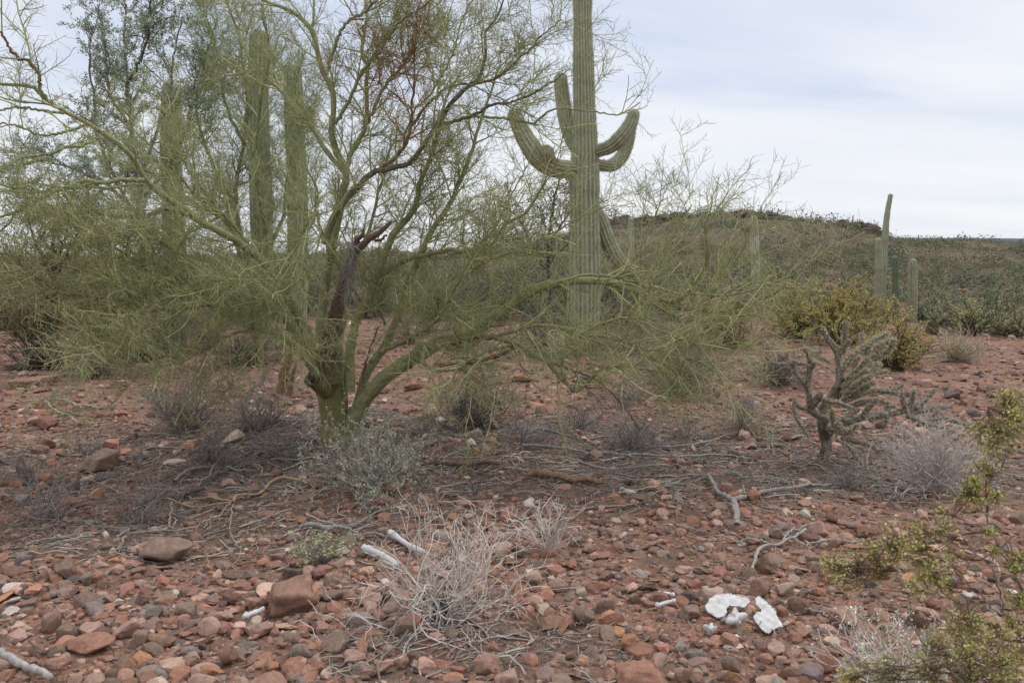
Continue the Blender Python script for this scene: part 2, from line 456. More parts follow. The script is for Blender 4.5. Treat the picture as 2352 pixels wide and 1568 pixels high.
PAL = {'brick red': (0.30, 0.150, 0.102), 'red brown': (0.245, 0.140, 0.100), 'pinkish tan': (0.37, 0.235, 0.178), 'brown': (0.225, 0.152, 0.115),
       'mauve grey': (0.245, 0.190, 0.165), 'sandy': (0.42, 0.31, 0.225), 'pale': (0.52, 0.44, 0.37), 'dark': (0.13, 0.095, 0.08), 'orange': (0.37, 0.185, 0.10)}
PALW = {'brick red': 0.20, 'red brown': 0.25, 'pinkish tan': 0.16, 'brown': 0.18, 'mauve grey': 0.055, 'sandy': 0.035, 'pale': 0.012, 'dark': 0.05, 'orange': 0.025}
PK = list(PAL); PW = np.array([PALW[k] for k in PK]); PW /= PW.sum()
big_xy = []
def rock_at(pos, wdt, hgt, col, label, rot=None, sink=0.25, var=None, group=None, tilt=0.0, depth=0.8):
    v = int(rg.integers(len(ROCKS))) if var is None else var
    me, ext = ROCKS[v]
    o = bpy.data.objects.new('rock', me); COL.objects.link(o)
    o.scale = (wdt*0.5/ext[0], wdt*0.5*depth/ext[1], hgt*0.5/ext[2])
    o.rotation_euler = (tilt*rg.normal()*0.5, tilt, rg.uniform(-0.5, 0.5) if rot is None else rot)
    o.location = (float(pos[0]), float(pos[1]), float(pos[2] + hgt*0.5*(1-2*sink)))
    c = np.array(PAL[col] if isinstance(col, str) else col)*(1+0.08*rg.normal())
    o.color = (*np.clip(c, 0.02, 0.9), 1)
    big_xy.append((pos[0], pos[1], wdt*0.5))
    return tag(o, label, 'rock', group)
def rock_px(u, v, wpx, hpx, col, label, **k):
    """a rock whose outline in the photo is centred on (u, v)"""
    p = Gp(u, v+hpx*0.38)
    s = p[1]/F*1.04
    return rock_at(p, wpx*s, hpx*s*1.12, col, label, **k)
BIG = [
 (212,1476,110,44,'brick red','long low brick-red rock shaped like a loaf, in the coarse stones',dict(tilt=0.03,var=2)),
 (666,1368,126,84,'red brown','biggest angular red-brown slab, tilted, beside the dead white shrub',dict(tilt=-0.2,var=24,sink=0.22,depth=0.9,rot=0.25)),
 (396,1260,138,62,'brown','large rounded brown boulder half buried under the tan fallen branch',dict(var=8)),
 (230,1058,90,56,'brown','brown boulder with split face beside the small grey-green herb',dict(var=26,tilt=-0.2,rot=-0.3)),
 (248,1091,56,26,'dark','dark flat rock tucked under the brown split boulder',dict()),
 (160,1306,54,48,'brown','blocky grey-brown stone leaning on a flat reddish one',dict(tilt=-0.4)),
 (138,1291,46,30,'red brown','flat reddish stone behind the blocky leaning one',dict()),
 (162,1151,68,26,'brick red','thin brick-red slab lying among twigs below the split boulder',dict()),
 (290,1441,70,46,'pinkish tan','pinkish-tan wedge stone pointing up to one side, behind the loaf rock',dict(tilt=-0.35)),
 (482,1436,56,48,'pinkish tan','square tan stone nearest the tiny bone with knobbed ends',dict()),
 (525,1504,54,56,'red brown','egg-shaped brown stone standing on end below the square tan stone',dict(tilt=0.5)),
 (430,1396,52,44,'brown','dark speckled brown stone on top of the stone heap',dict()),
 (218,1393,58,30,'mauve grey','smooth oval mauve-grey cobble in the stone heap',dict()),
 (118,1432,52,46,'red brown','red-brown wedge stone leaning at the edge of the stone heap',dict(tilt=-0.5)),
 (152,1452,44,46,'brown','pentagon-shaped brown stone just above the loaf rock',dict()),
 (212,1446,62,28,'pinkish tan','flat pinkish stone lying directly behind the loaf rock',dict()),
 (778,1472,82,42,'brown','broad brown rock in front of the dead white shrub',dict(tilt=-0.1)),
 (698,1488,54,42,'mauve grey','rounded mauve-grey cobble next to the broad brown rock',dict()),
 (680,1462,54,32,'brown','small brown rock behind the rounded mauve cobble',dict()),
 (612,1560,120,46,'red brown','smooth red-brown rock cut by the bottom frame edge, half buried',dict(sink=0.35)),
 (668,1310,44,44,'dark','dark grey upright cobble behind the biggest slab',dict(tilt=0.4)),
 (637,1274,42,32,'brown','dull brown block near the small leafy green herb',dict()),
 (598,1339,38,28,'sandy','sandy tan stone left of the dark upright cobble',dict()),
 (86,1490,42,36,'brown','brown cube-like stone beside the end of the loaf rock',dict(tilt=0.3)),
 (119,1530,46,36,'red brown','red-brown rounded stone near the bleached branch end',dict()),
 (70,1520,48,26,'brick red','low brick-red stone next to the bleached branch end',dict()),
 (320,1465,48,42,'brown','brown stone touching the tip of the loaf rock',dict()),
 (200,1328,34,38,'mauve grey','pointed mauve-grey stone below the blocky leaning stone',dict(tilt=0.6)),
 (54,1148,38,26,'mauve grey','mauve-grey stone at the edge of the twig litter',dict()),
 (76,876,92,32,'red brown','long flat red-brown slab beside the bushes beyond the litter',dict(tilt=-0.12,sink=0.3)),
 (108,1014,44,42,'pinkish tan','pointed pinkish stone standing up on the open gravel',dict(tilt=0.5)),
 (79,967,42,24,'pinkish tan','pale pink flat stone on the open gravel near a fallen fork',dict()),
 (1466,1541,134,60,'brick red','largest flat-topped brick-red rock at the bottom frame edge',dict(sink=0.3,var=28,rot=0.1)),
 (1451,1476,54,46,'orange','orange-brown faceted stone above the flat-topped brick-red rock',dict(tilt=0.25)),
 (1584,1404,52,34,'brown','brown stone between the small bones and the shoulder blades',dict()),
 (1739,1349,57,42,'red brown','red-brown domed stone behind the shoulder blades',dict()),
 (1799,1349,50,37,'sandy','sandy orange-tan stone beside the red-brown domed one',dict()),
 (1940,1408,100,64,'red brown','large smooth red-brown rock below the creosote branches',dict(tilt=0.25,sink=0.35)),
 (1684,1519,54,40,'brown','brown block in front of the vertebra pieces',dict()),
 (1579,1549,52,46,'red brown','red-brown pyramid stone next to the flat-topped brick-red rock',dict(tilt=-0.4)),
 (1659,1549,32,32,'pinkish tan','pinkish cube stone near the frame edge in front of the brown block',dict()),
 (1796,1515,36,26,'pinkish tan','tan stone in front of the toothed shoulder blade',dict()),
 (1824,1537,46,18,'pinkish tan','thin pale flat stone lying level in front of the tan stone',dict()),
 (1878,1526,42,32,'brown','brown stone next to the pale flat one',dict()),
 (1884,1217,50,40,'pinkish tan','pinkish-brown rock beyond the bleached forked stick',dict(tilt=0.4)),
 (1343,1413,60,52,'brown','chunky brown rock with broken face, nearest the dead white shrub',dict(tilt=0.2)),
 (1392,1384,54,38,'brown','smooth brown rock behind the chunky broken one',dict()),
 (1118,1521,78,44,'red brown','flat reddish rock set in bare soil in front of the dead shrub',dict(sink=0.35,tilt=-0.15)),
 (1166,1554,60,46,'pinkish tan','pinkish peaked rock at the frame edge in front of the flat reddish one',dict(tilt=-0.5)),
 (832,1420,68,30,'mauve grey','grey low rock under the dead shrub twigs',dict()),
 (985,1293,34,26,'pinkish tan','tan stone just behind the dead white shrub',dict()),
 (1016,1314,42,30,'pinkish tan','pale tan stone inside the dead white shrub',dict()),
 (1179,1389,34,37,'red brown','heart-shaped red-brown stone beside the dead shrub',dict()),
 (955,1501,34,26,'brown','brown stone sunk in bare soil in front of the dead shrub',dict(sink=0.35)),
 (1053,1539,38,28,'brick red','brick-red stone in bare soil near the frame edge',dict()),
 (818,1532,30,24,'mauve grey','small round mauve cobble in front of the broad brown rock',dict()),
 (968,1178,40,24,'brick red','flat-faced orange-red stone behind the bleached long bones',dict()),
 (1043,1185,26,18,'orange','small orange stone near the flat-faced orange-red one',dict()),
 (689,1195,28,18,'orange','bright orange stone at the edge of the leafy grey shrub',dict()),
 (1663,1121,42,30,'red brown','pyramid-shaped red-brown rock behind the forked dead branch',dict()),
 (1966,1143,40,16,'red brown','flat red-brown rock at the end of the long dead branch',dict()),
 (1935,1137,30,14,'dark','dark flat rock beside the end of the long dead branch',dict()),
 (2185,907,42,20,'dark','dark red rock on the open slope beyond the cholla',dict()),
 (2088,907,22,16,'dark','small dark rock just beyond the cholla stems',dict()),
 (2210,869,38,12,'red brown','thin red-brown ledge rock far out on the open slope',dict()),
 (2131,878,36,18,'pinkish tan','pale pinkish rock on the open slope beyond the cholla',dict()),
 (945,886,56,22,'brick red','brick-red flat rock behind the lowest green limb',dict()),
]
for u, v, a, b, c, l, k in BIG: rock_px(u, v, a, b, c, l, **k)

# scattered countable stones, each its own object, named by what it lies next to
LAND = [('the white shoulder blades', 1690, 1410), ('the small white bones', 1522, 1395), ('the dead white shrub', 1000, 1400), ('the bleached long bones', 890, 1290),
        ('the biggest slab', 666, 1385), ('the loaf-shaped rock', 212, 1490), ('the buried brown boulder', 396, 1280), ('the tiny knobbed bone', 580, 1425),
        ('the tan fallen branch', 540, 1170), ('the leafy grey shrub', 840, 1130), ('the palo verde trunk', 770, 1005), ('the cholla trunk', 1890, 1055),
        ('the forked dead branch', 1690, 1190), ('the bleached forked stick', 1760, 1270), ('the pale dry shrub', 2130, 1120), ('the creosote branches', 2080, 1330),
        ('the flat-topped brick-red rock', 1466, 1555), ('the split boulder', 230, 1080), ('the small upright dry shrub', 1265, 1250), ('the bleached branch end', 60, 1550),
        ('the round dry bush by the litter', 440, 985), ('the large smooth rock', 1940, 1430), ('the slab by the bushes', 76, 885), ('the tufted dry shrub', 1705, 1000)]
LXY = np.array([Gp(u, v)[:2] for _, u, v in LAND])
cand = []
tries = 0
while len(cand) < 225 and tries < 60000:
    tries += 1
    y = 2.75*math.exp(rg.random()*1.35); x = rg.uniform(-1, 1)*(0.66*y+0.2)
    r = float(np.clip(rg.lognormal(math.log(0.034), 0.32), 0.022, 0.075))*(1+0.05*(y-3))
    if rg.random() < 0.8*litter_zone(x, y): continue
    if y < 4.2 and x > 0.2 and r > 0.036 and rg.random() < 0.6: continue
    if any((x-a)**2+(y-b)**2 < (r*0.85+c*0.9)**2 for a, b, c in big_xy): continue
    cn = PK[rg.choice(len(PK), p=PW)]
    h = rg.uniform(0.55, 0.85)
    big_xy.append((x, y, r)); cand.append((x, y, r, h, cn))
keys = {}
for q in cand:
    d = np.hypot(LXY[:, 0]-q[0], LXY[:, 1]-q[1]); k = int(np.argmin(d))
    rel = 'in front of' if q[1] < LXY[k, 1]-0.12 else ('behind' if q[1] > LXY[k, 1]+0.12 else 'level with')
    keys.setdefault((q[4], rel, k), []).append((d[k], q))
ORD = ['nearest', 'second nearest', 'third nearest', 'fourth nearest', 'fifth nearest', 'sixth nearest', 'seventh nearest', 'eighth nearest', 'ninth nearest', 'tenth nearest']
for (cn, rel, k), lst in keys.items():
    lst.sort(key=lambda z: z[0])
    for j, (dd, (x, y, r, h, _)) in enumerate(lst):
        pre = (ORD[min(j, 9)]+' ') if len(lst) > 1 else ''
        rock_at((x, y, float(H(x, y))), 2*r, 2*r*h, cn, f'{pre}{cn} stone {rel} {LAND[k][0]}', rot=rg.uniform(0, 6.28), tilt=0.25*rg.normal(), sink=rg.uniform(0.16, 0.4), group='loose stones in the gravel', depth=rg.uniform(0.65, 0.95))
        big_xy.pop() if False else None

def gravel():
    rg = np.random.default_rng(21)
    var1 = [rockify(I1[0], rg, 6, 30, 0.06)*np.array([1, rg.uniform(0.65, 0.95), rg.uniform(0.5, 0.8)]) for _ in range(50)]
    var2 = [rockify(I2[0], rg, 6, 40, 0.04)*np.array([1, rg.uniform(0.65, 0.95), rg.uniform(0.5, 0.8)]) for _ in range(50)]
    V1 = np.array(var1); V2 = np.array(var2)
    b = MB()
    def put(n, ymin, ymax, med, sd, lo, hi, VV, TT, growth, litter=0.86, pw=1.0):
        u = rg.random(n)
        y = (ymin**(1-pw) + u*(ymax**(1-pw)-ymin**(1-pw)))**(1/(1-pw)) if abs(pw-1) > 1e-3 else ymin*(ymax/ymin)**u
        x = rg.uniform(-1, 1, n)*(0.76*y+0.8)
        dens = 0.5+0.5*np.sin(1.1*x+0.7)*np.sin(1.3*y+0.4*x) + 0.25*np.sin(3.1*x-2.3*y)
        keep = (rg.random(n) > litter*litter_zone(x, y)) & (rg.random(n) < 0.72+0.45*dens)
        bx = np.array(big_xy)
        x, y = x[keep], y[keep]; n = len(x)
        s = np.clip(rg.lognormal(math.log(med), sd, n), lo, hi)*(1+growth*(y-3))
        ins = np.zeros(n, bool)
        for c0, c1, c2 in bx:
            ins |= (x-c0)**2+(y-c1)**2 < (c2*0.8)**2
        x, y, s = x[~ins], y[~ins], s[~ins]; n = len(x)
        k = rg.integers(len(VV), size=n)
        th = rg.uniform(0, 6.28, n); tx = rg.normal(0, 0.3, n)
        v = VV[k]*s[:, None, None]
        flat = np.where(rg.random(n) < 0.28, rg.uniform(0.3, 0.55, n), 1.0); v = v*np.stack([np.where(flat < 1, 1.25, 1.0), np.ones(n), flat], 1)[:, None, :]
        c, sn = np.cos(tx)[:, None], np.sin(tx)[:, None]
        v = np.stack([v[..., 0], v[..., 1]*c-v[..., 2]*sn, v[..., 1]*sn+v[..., 2]*c], -1)
        c, sn = np.cos(th)[:, None], np.sin(th)[:, None]
        v = np.stack([v[..., 0]*c-v[..., 1]*sn, v[..., 0]*sn+v[..., 1]*c, v[..., 2]], -1)
        v[..., 0] += x[:, None]; v[..., 1] += y[:, None]
        v[..., 2] += (H(x, y)+s*flat*rg.uniform(-0.1, 0.42, n))[:, None]
        pc = np.array([PAL[q] for q in PK])[rg.choice(len(PK), n, p=PW)]
        pc = 0.90*pc*(1+0.2*rg.normal(size=(n, 1)))*(1+0.02*rg.normal(size=(n, 3)))
        T = (TT[None]+np.arange(n)[:, None, None]*VV.shape[1]).reshape(-1, 3)
        b.add(v.reshape(-1, 3), None, T, np.repeat(np.clip(pc, 0.03, 0.7), VV.shape[1], axis=0))
    put(8600, 2.4, 7.5, 0.025, 0.42, 0.013, 0.050, V2, I2[1], 0.05, pw=1.0)
    put(25000, 2.4, 9.0, 0.0125, 0.35, 0.006, 0.024, V1, I1[1], 0.06, litter=0.66, pw=0.8)
    put(14000, 6.5, 26.0, 0.030, 0.4, 0.016, 0.075, V1, I1[1], 0.0, litter=0.7, pw=0.9)
    put(700, 7.0, 24.0, 0.06, 0.35, 0.04, 0.13, V2, I2[1], 0.0, litter=0.8, pw=0.9)
    o = b.build('gravel', M_GRAVEL, smooth=False)
    tag(o, 'red brown stony gravel covering the desert floor', 'gravel', kind='stuff')
gravel()

# ------------------------------------------------------------------ plants: traced limbs, grown branches and twigs
def limb3(pts, Y0, Y1, w0, w1, K, rng, wob=0.0):
    """a limb through photo points, its distance running from Y0 to Y1, its width from w0 to w1 (photo pixels)"""
    pts = np.asarray(pts, float); n = len(pts)
    seg = np.concatenate([[0], np.cumsum(np.linalg.norm(np.diff(pts, axis=0), axis=1))]); seg /= seg[-1]
    p3 = np.array([P(u, v, Y0+(Y1-Y0)*s) for (u, v), s in zip(pts, seg)])
    pp = resample(p3, K)
    if wob: pp[1:-1] += rng.normal(size=(K-2, 3))*wob
    t = np.linspace(0, 1, K); Yt = Y0+(Y1-Y0)*t
    return pp, (w0+(w1-w0)*t)*0.5*Yt/F
GL = (0.265, 0.265, 0.125)         # palo verde bark
GT = (0.345, 0.35, 0.165)          # palo verde twig
RB = (0.17, 0.085, 0.055)          # dead red-brown bark
GR = (0.19, 0.165, 0.145)          # grey dead wood
DEN = (2.7, 2.8, 3.7)
def grow(rng, PP, RR, mb, col, up=0.12, d1=6.0, d2=8.0, d3=13.0, l1=(0.35, 0.95), l2=(0.14, 0.42), l3=(0.045, 0.15), t0=0.2, grav=0.0, wd=1.0, bias=None):
    d1, d2, d3 = d1*DEN[0], d2*DEN[1], d3*DEN[2]
    C1, R1, _ = spawn(rng, PP, RR, d1, t0, 1.0, l1[0], l1[1], 0.8, 8, up=up, wob=0.12, rb=0.6, rmax=0.0085*wd, rtip=0.0022*wd, gravity=grav, bias=bias)
    mb.tubes(C1, R1, 4, jit(rng, np.array(col)*1.12, len(C1)))
    C2, R2, _ = spawn(rng, C1, R1, d2, 0.15, 1.0, l2[0], l2[1], 0.85, 6, up=up*0.7, wob=0.17, rb=0.75, rmax=0.0042*wd, rtip=0.0016*wd, gravity=grav)
    mb.tubes(C2, R2, 3, jit(rng, col, len(C2)))
    C3, R3, _ = spawn(rng, C2, R2, d3, 0.1, 1.0, l3[0], l3[1], 0.95, 4, up=up*0.5, wob=0.09, rb=0.8, rmax=0.0019*wd, rtip=0.0010*wd, gravity=grav)
    mb.tubes(C3, R3, 3, jit(rng, np.array(col)*0.95, len(C3)))
    return C1, C2, C3

def main_tree():
    rng = np.random.default_rng(7)
    base = Gp(770, 1006)
    root = empty('palo_verde_tree', base, 'wide palo verde tree with thick green trunk, splayed green limbs and a dead limb', 'tree')
    YB = base[1]
    # trunk
    tk, tr = limb3([(770, 1022), (770, 990), (768, 950), (765, 915), (762, 880), (766, 850)], YB, YB, 78, 52, 16, rng)
    tr = tr*np.array([1.25, 1.12, 1.02, 0.96, 0.93, 0.92, 0.94, 0.98, 1.05, 1.1, 1.14, 1.16, 1.1, 0.95, 0.7, 0.45])
    mb = MB(); mb.tubes(tk[None], tr[None], 20, np.array([0.205, 0.195, 0.075]), cap=True)
    # flare at the right foot
    f, fr = limb3([(800, 1010), (806, 985), (822, 945)], YB, YB-0.02, 46, 44, 8, rng)
    mb.tubes(f[None], fr[None], 14, np.array(GL))
    trunk = mb.build('trunk', M_LIMB, root)
    mb = MB()
    s, sr = limb3([(752, 895), (738, 885), (722, 874), (716, 870)], YB-0.1, YB-0.28, 46, 34, 10, rng)
    mb.tubes(s[None], sr[None], 14, np.array([0.17, 0.155, 0.055]), cap=False)
    e0 = s[-1]; dr = s[-1]-s[-3]; dr /= np.linalg.norm(dr)
    mb.tubes(np.array([[e0-dr*0.02, e0+dr*0.005, e0+dr*0.012, e0+dr*0.004]]), np.array([[sr[-1]*1.12, sr[-1]*1.2, sr[-1]*0.8, 0.001]]), 14, np.array([0.10, 0.06, 0.045]))
    mb.build('broken_stub', M_LIMB, root)['label'] = 'broken stub with dark torn end'
    # dead limb
    mb = MB()
    d, drd = limb3([(764, 872), (762, 840), (758, 800), (764, 766), (772, 720), (782, 680), (795, 636), (812, 585), (838, 556), (872, 533), (898, 510)], YB-0.12, YB-0.75, 50, 9, 30, rng, 0.004)
    drd *= 1+0.06*rng.normal(size=30)
    bt = np.clip(np.arange(30)/5.0+0.12*rng.normal(size=30), 0, 1)[:, None]
    mb.tubes(d[None], drd[None], 14, (np.array((0.19, 0.17, 0.08))*(1-bt)+np.array((0.135, 0.09, 0.068))*bt)[None], cap=True)
    for pts, w in (([(812, 588), (820, 556), (832, 540), (836, 524)], 22), ([(792, 650), (815, 668), (828, 690)], 12), ([(850, 548), (870, 552), (888, 540)], 8)):
        q, qr = limb3(pts, YB-0.45, YB-0.6, w, 5, 10, rng, 0.004); mb.tubes(q[None], qr[None], 8, np.array((0.14, 0.095, 0.075)), cap=True)
    dead = mb.build('dead_limb', M_DEAD, root); dead['label'] = 'dead brown limb with peeling bark'
    mb = MB()
    src, srr = limb3([(800, 545), (806, 580), (800, 625), (792, 665)], YB-0.75, YB-0.8, 8, 5, 12, rng)
    c1, r1, _ = spawn(rng, src[None], srr[None], 110, 0, 1, 0.12, 0.40, 1.3, 7, up=-0.5, wob=0.22, rmax=0.003, rtip=0.0012, gravity=0.22)
    mb.tubes(c1, r1, 3, jit(rng, (0.27, 0.24, 0.23), len(c1)))
    c2, r2, _ = spawn(rng, c1, r1, 14, 0.1, 1, 0.05, 0.18, 0.8, 4, wob=0.2, rmax=0.002, rtip=0.001, gravity=0.1)
    mb.tubes(c2, r2, 3, jit(rng, (0.27, 0.24, 0.23), len(c2)))
    mb.build('dead_twigs', M_DRY, root)['label'] = 'hanging tangle of bare grey twigs'

    # (points, Y offset start, end, width start, end, colour, options)
    G, D, R = 'g', 'd', 'r'
    LIMBS = [
     # left big limb and its branches
     ([(738, 880), (719, 830), (705, 770), (688, 730), (640, 640), (580, 580), (522, 540), (468, 511), (421, 479), (378, 450), (338, 418), (317, 382), (288, 342), (245, 313), (202, 284), (144, 256), (108, 230), (83, 205), (40, 196), (-20, 192)], -0.1, -1.8, 30, 7, G, dict(d1=1.6, up=0.1)),
     ([(106, 226), (92, 202), (90, 169), (68, 144), (58, 137), (36, 130), (0, 72), (-40, 20)], -1.65, -1.9, 10, 4, R, dict(d1=1.5)),
     ([(148, 261), (72, 250), (36, 247), (-20, 258)], -1.6, -1.9, 8, 4, G, dict(d1=2)),
     ([(194, 288), (151, 302), (101, 311), (65, 299), (36, 288), (-20, 282)], -1.5, -1.9, 8, 4, G, dict(d1=2)),
     ([(230, 313), (191, 335), (151, 338), (108, 356), (60, 360), (0, 390)], -1.45, -2.0, 9, 4, G, dict(d1=3)),
     ([(331, 414), (270, 414), (223, 419), (191, 414), (144, 436), (72, 464), (22, 493), (-30, 500)], -1.2, -2.1, 12, 6, G, dict(d1=2.5)),
     ([(335, 425), (300, 423), (260, 432), (198, 430), (115, 439), (0, 425)], -1.2, -2.0, 7, 4, G, dict(d1=3)),
     ([(60, 478), (38, 488), (30, 500), (10, 525), (-10, 540)], -2.0, -2.1, 5, 3, R, dict(d1=2)),
     ([(432, 493), (400, 482), (374, 481), (350, 492), (324, 499), (263, 495), (216, 486), (162, 472), (90, 470)], -1.0, -1.7, 14, 4, R, dict(d1=1.2)),
     # upright limb A and its forks
     ([(752, 870), (735, 800), (738, 720), (752, 620), (775, 504), (795, 400), (770, 346), (761, 299), (766, 245), (761, 202), (744, 169), (726, 104), (716, 68), (672, 29), (618, 7), (560, -30)], 0.1, 0.1, 30, 6, G, dict(d1=3)),
     ([(717, 70), (721, 18), (716, -60)], 0.1, 0.2, 7, 4, G, dict(d1=3)),
     ([(752, 164), (780, 79), (813, 40), (838, 29), (866, -6), (900, -60)], 0.1, -0.2, 9, 5, G, dict(d1=4)),
     ([(780, 500), (790, 430), (802, 364), (831, 310), (842, 266), (842, 202), (842, 155), (831, 119), (842, 36), (838, -10), (845, -80)], 0.1, 0.5, 15, 6, G, dict(d1=4)),
     ([(770, 284), (802, 230), (827, 173), (870, 119), (910, 61), (928, 43), (980, 10), (1010, -40)], 0.1, -0.4, 10, 4, G, dict(d1=5)),
     ([(795, 402), (745, 340), (700, 270), (648, 209), (612, 180), (570, 130), (540, 60), (515, -10)], 0.1, 0.6, 13, 4, G, dict(d1=6)),
     ([(845, 284), (881, 202), (917, 162), (946, 115), (975, 50), (1000, -20)], 0.3, 0.4, 10, 4, G, dict(d1=6)),
     # limb D, grey and red
     ([(745, 560), (766, 497), (788, 464), (824, 428), (852, 400), (888, 389), (942, 374), (971, 338), (1004, 288), (1043, 230), (1068, 205), (1101, 176), (1115, 126), (1115, 72), (1140, 43), (1160, -10)], -0.1, -0.7, 20, 4, D, dict(d1=3)),
     ([(1004, 288), (1061, 274), (1086, 266), (1115, 248), (1133, 241), (1176, 234), (1230, 212), (1270, 187), (1310, 160)], -0.4, -0.8, 10, 3, D, dict(d1=3)),
     ([(1086, 268), (1169, 274), (1223, 284), (1248, 266), (1281, 248), (1356, 256), (1420, 262), (1470, 235)], -0.5, -0.9, 7, 3, G, dict(d1=3, d2=5, d3=7)),
     ([(852, 400), (910, 360), (939, 313), (946, 245), (953, 180), (951, 108), (956, 74)], -0.2, -0.5, 11, 3, R, dict(d1=5, col=R)),
     ([(942, 244), (930, 242), (914, 222), (900, 212), (894, 208)], -0.4, -0.45, 6, 3, R, dict(d1=3, col=R)),
     ([(939, 300), (971, 252), (1007, 216), (1050, 194), (1086, 194), (1140, 180), (1176, 151), (1212, 119), (1240, 85), (1290, 45)], -0.4, -0.7, 8, 3, R, dict(d1=7)),
     ([(953, 250), (990, 215), (1020, 165), (1045, 110), (1060, 50), (1090, -10)], -0.3, -0.2, 6, 3, G, dict(d1=7)),
     # limbs rising to the right of the trunk
     ([(804, 900), (802, 831), (808, 780), (816, 744), (834, 701), (849, 680), (870, 620), (890, 570), (906, 533), (953, 479), (960, 432), (985, 371), (1007, 299), (1020, 240), (1060, 160)], -0.08, 0.4, 30, 4, G, dict(d1=5)),
     ([(786, 880), (783, 830), (782, 795), (790, 740), (800, 690), (820, 600), (850, 520), (868, 450), (890, 370), (900, 300)], 0.1, 0.7, 16, 4, G, dict(d1=5)),
     ([(818, 950), (824, 917), (845, 852), (874, 809), (899, 766), (930, 680), (960, 600), (996, 522), (1036, 461), (1076, 371), (1104, 274), (1126, 216), (1150, 150)], 0.0, 0.3, 26, 4, G, dict(d1=5)),
     ([(885, 745), (875, 720), (866, 690), (880, 640)], 0.2, 0.1, 9, 5, G, dict(d1=4)),
     ([(852, 830), (880, 806), (906, 795), (953, 770), (996, 744), (1018, 716), (1045, 660), (1068, 618), (1095, 570), (1130, 520)], -0.1, -0.9, 12, 4, G, dict(d1=6, up=0.05)),
     ([(838, 905), (835, 860), (850, 800), (870, 750)], -0.1, -0.2, 7, 3, D, dict(d1=2)),
     ([(862, 640), (910, 611), (942, 593), (996, 582), (1032, 572), (1068, 575), (1130, 560), (1158, 518), (1209, 490), (1241, 436), (1260, 400), (1285, 385)], 0.2, -0.6, 14, 4, G, dict(d1=6)),
     ([(990, 680), (1040, 640), (1080, 610), (1110, 560), (1150, 500), (1180, 440), (1210, 380)], 0.1, 0.5, 9, 3, G, dict(d1=7)),
     ([(1015, 700), (1060, 640), (1120, 600), (1180, 580), (1260, 540), (1330, 500), (1400, 470)], -0.3, -0.8, 8, 3, G, dict(d1=7)),
     # low right limb
     ([(812, 975), (831, 928), (874, 874), (903, 852), (953, 820), (1004, 788), (1029, 780), (1086, 770), (1101, 755), (1119, 734), (1162, 708), (1212, 672), (1266, 653), (1317, 647), (1383, 647), (1471, 673), (1528, 695), (1559, 691), (1581, 673), (1625, 603), (1620, 528), (1635, 470)], -0.05, -1.2, 46, 4, G, dict(d1=4, t0=0.25)),
     ([(1086, 770), (1148, 777), (1184, 788), (1223, 813), (1259, 831), (1277, 852), (1302, 881), (1324, 899), (1356, 870), (1385, 845), (1440, 841), (1537, 858), (1600, 850)], -0.5, -1.5, 18, 4, G, dict(d1=6, up=0.0, t0=0.1)),
     ([(1140, 773), (1212, 752), (1270, 748), (1338, 766), (1410, 780), (1480, 800), (1560, 815), (1640, 850), (1660, 880)], -0.6, -1.6, 11, 4, G, dict(d1=7, up=0.0, t0=0.1)),
     ([(1266, 653), (1338, 633), (1405, 634), (1493, 649), (1520, 600), (1540, 550), (1590, 470)], -0.8, -1.2, 9, 3, G, dict(d1=5)),
     ([(1471, 678), (1528, 713), (1581, 737), (1616, 713), (1642, 669), (1690, 600), (1720, 540)], -1.05, -1.4, 8, 3, G, dict(d1=7)),
     ([(1581, 673), (1669, 678), (1757, 656), (1823, 629), (1880, 594), (1924, 555)], -1.2, -1.6, 6, 2.5, G, dict(d1=6, l1=(0.2, 0.5))),
     ([(1616, 720), (1680, 712), (1740, 690), (1790, 670)], -1.2, -1.4, 5, 2.5, R, dict(d1=6, l1=(0.2, 0.5))),
     ([(1380, 650), (1440, 620), (1470, 570), (1500, 520), (1510, 470)], -1.0, -0.9, 6, 3, G, dict(d1=6)),
     ([(1338, 766), (1390, 740), (1450, 730), (1520, 760), (1600, 790), (1700, 800), (1760, 760)], -1.1, -1.7, 7, 3, G, dict(d1=8, up=0.0)),
     ([(1302, 881), (1290, 850), (1296, 800), (1320, 760)], -1.2, -1.3, 6, 3, G, dict(d1=6)),
     ([(1184, 790), (1110, 810), (1060, 840), (1040, 870), (1090, 900)], -0.6, -1.0, 8, 3, G, dict(d1=3, up=0.02)),
     ([(953, 822), (1000, 850), (1060, 850), (1110, 880), (1160, 905)], -0.4, -0.9, 8, 3, G, dict(d1=3.5, up=0.02)),
     ([(1184, 790), (1160, 810), (1100, 830), (1020, 838)], -0.5, -0.7, 10, 5, D, dict(d1=3)),
     ([(1259, 831), (1320, 850), (1380, 880), (1430, 930), (1470, 990)], -1.0, -1.3, 7, 3, D, dict(d1=4, up=0.02, col=D)),
     # low left limbs
     ([(735, 905), (715, 840), (660, 780), (605, 758), (562, 733), (522, 708), (486, 700), (432, 704), (380, 712), (330, 711), (288, 690), (216, 682), (144, 675), (60, 640)], -0.15, -2.0, 22, 4, G, dict(d1=7, up=0.02, t0=0.3)),
     ([(720, 860), (690, 790), (640, 715), (601, 690), (558, 675), (468, 672), (414, 650), (360, 632), (300, 590), (230, 560), (150, 540)], -0.1, -1.6, 20, 4, G, dict(d1=7, up=0.04)),
     ([(605, 758), (583, 754), (522, 772), (464, 801), (420, 830), (340, 850), (300, 870)], -0.6, -1.8, 9, 3, G, dict(d1=7, up=0.02)),
     ([(560, 675), (500, 640), (440, 600), (380, 560), (300, 540), (200, 545)], -0.6, -1.9, 9, 3, G, dict(d1=7)),
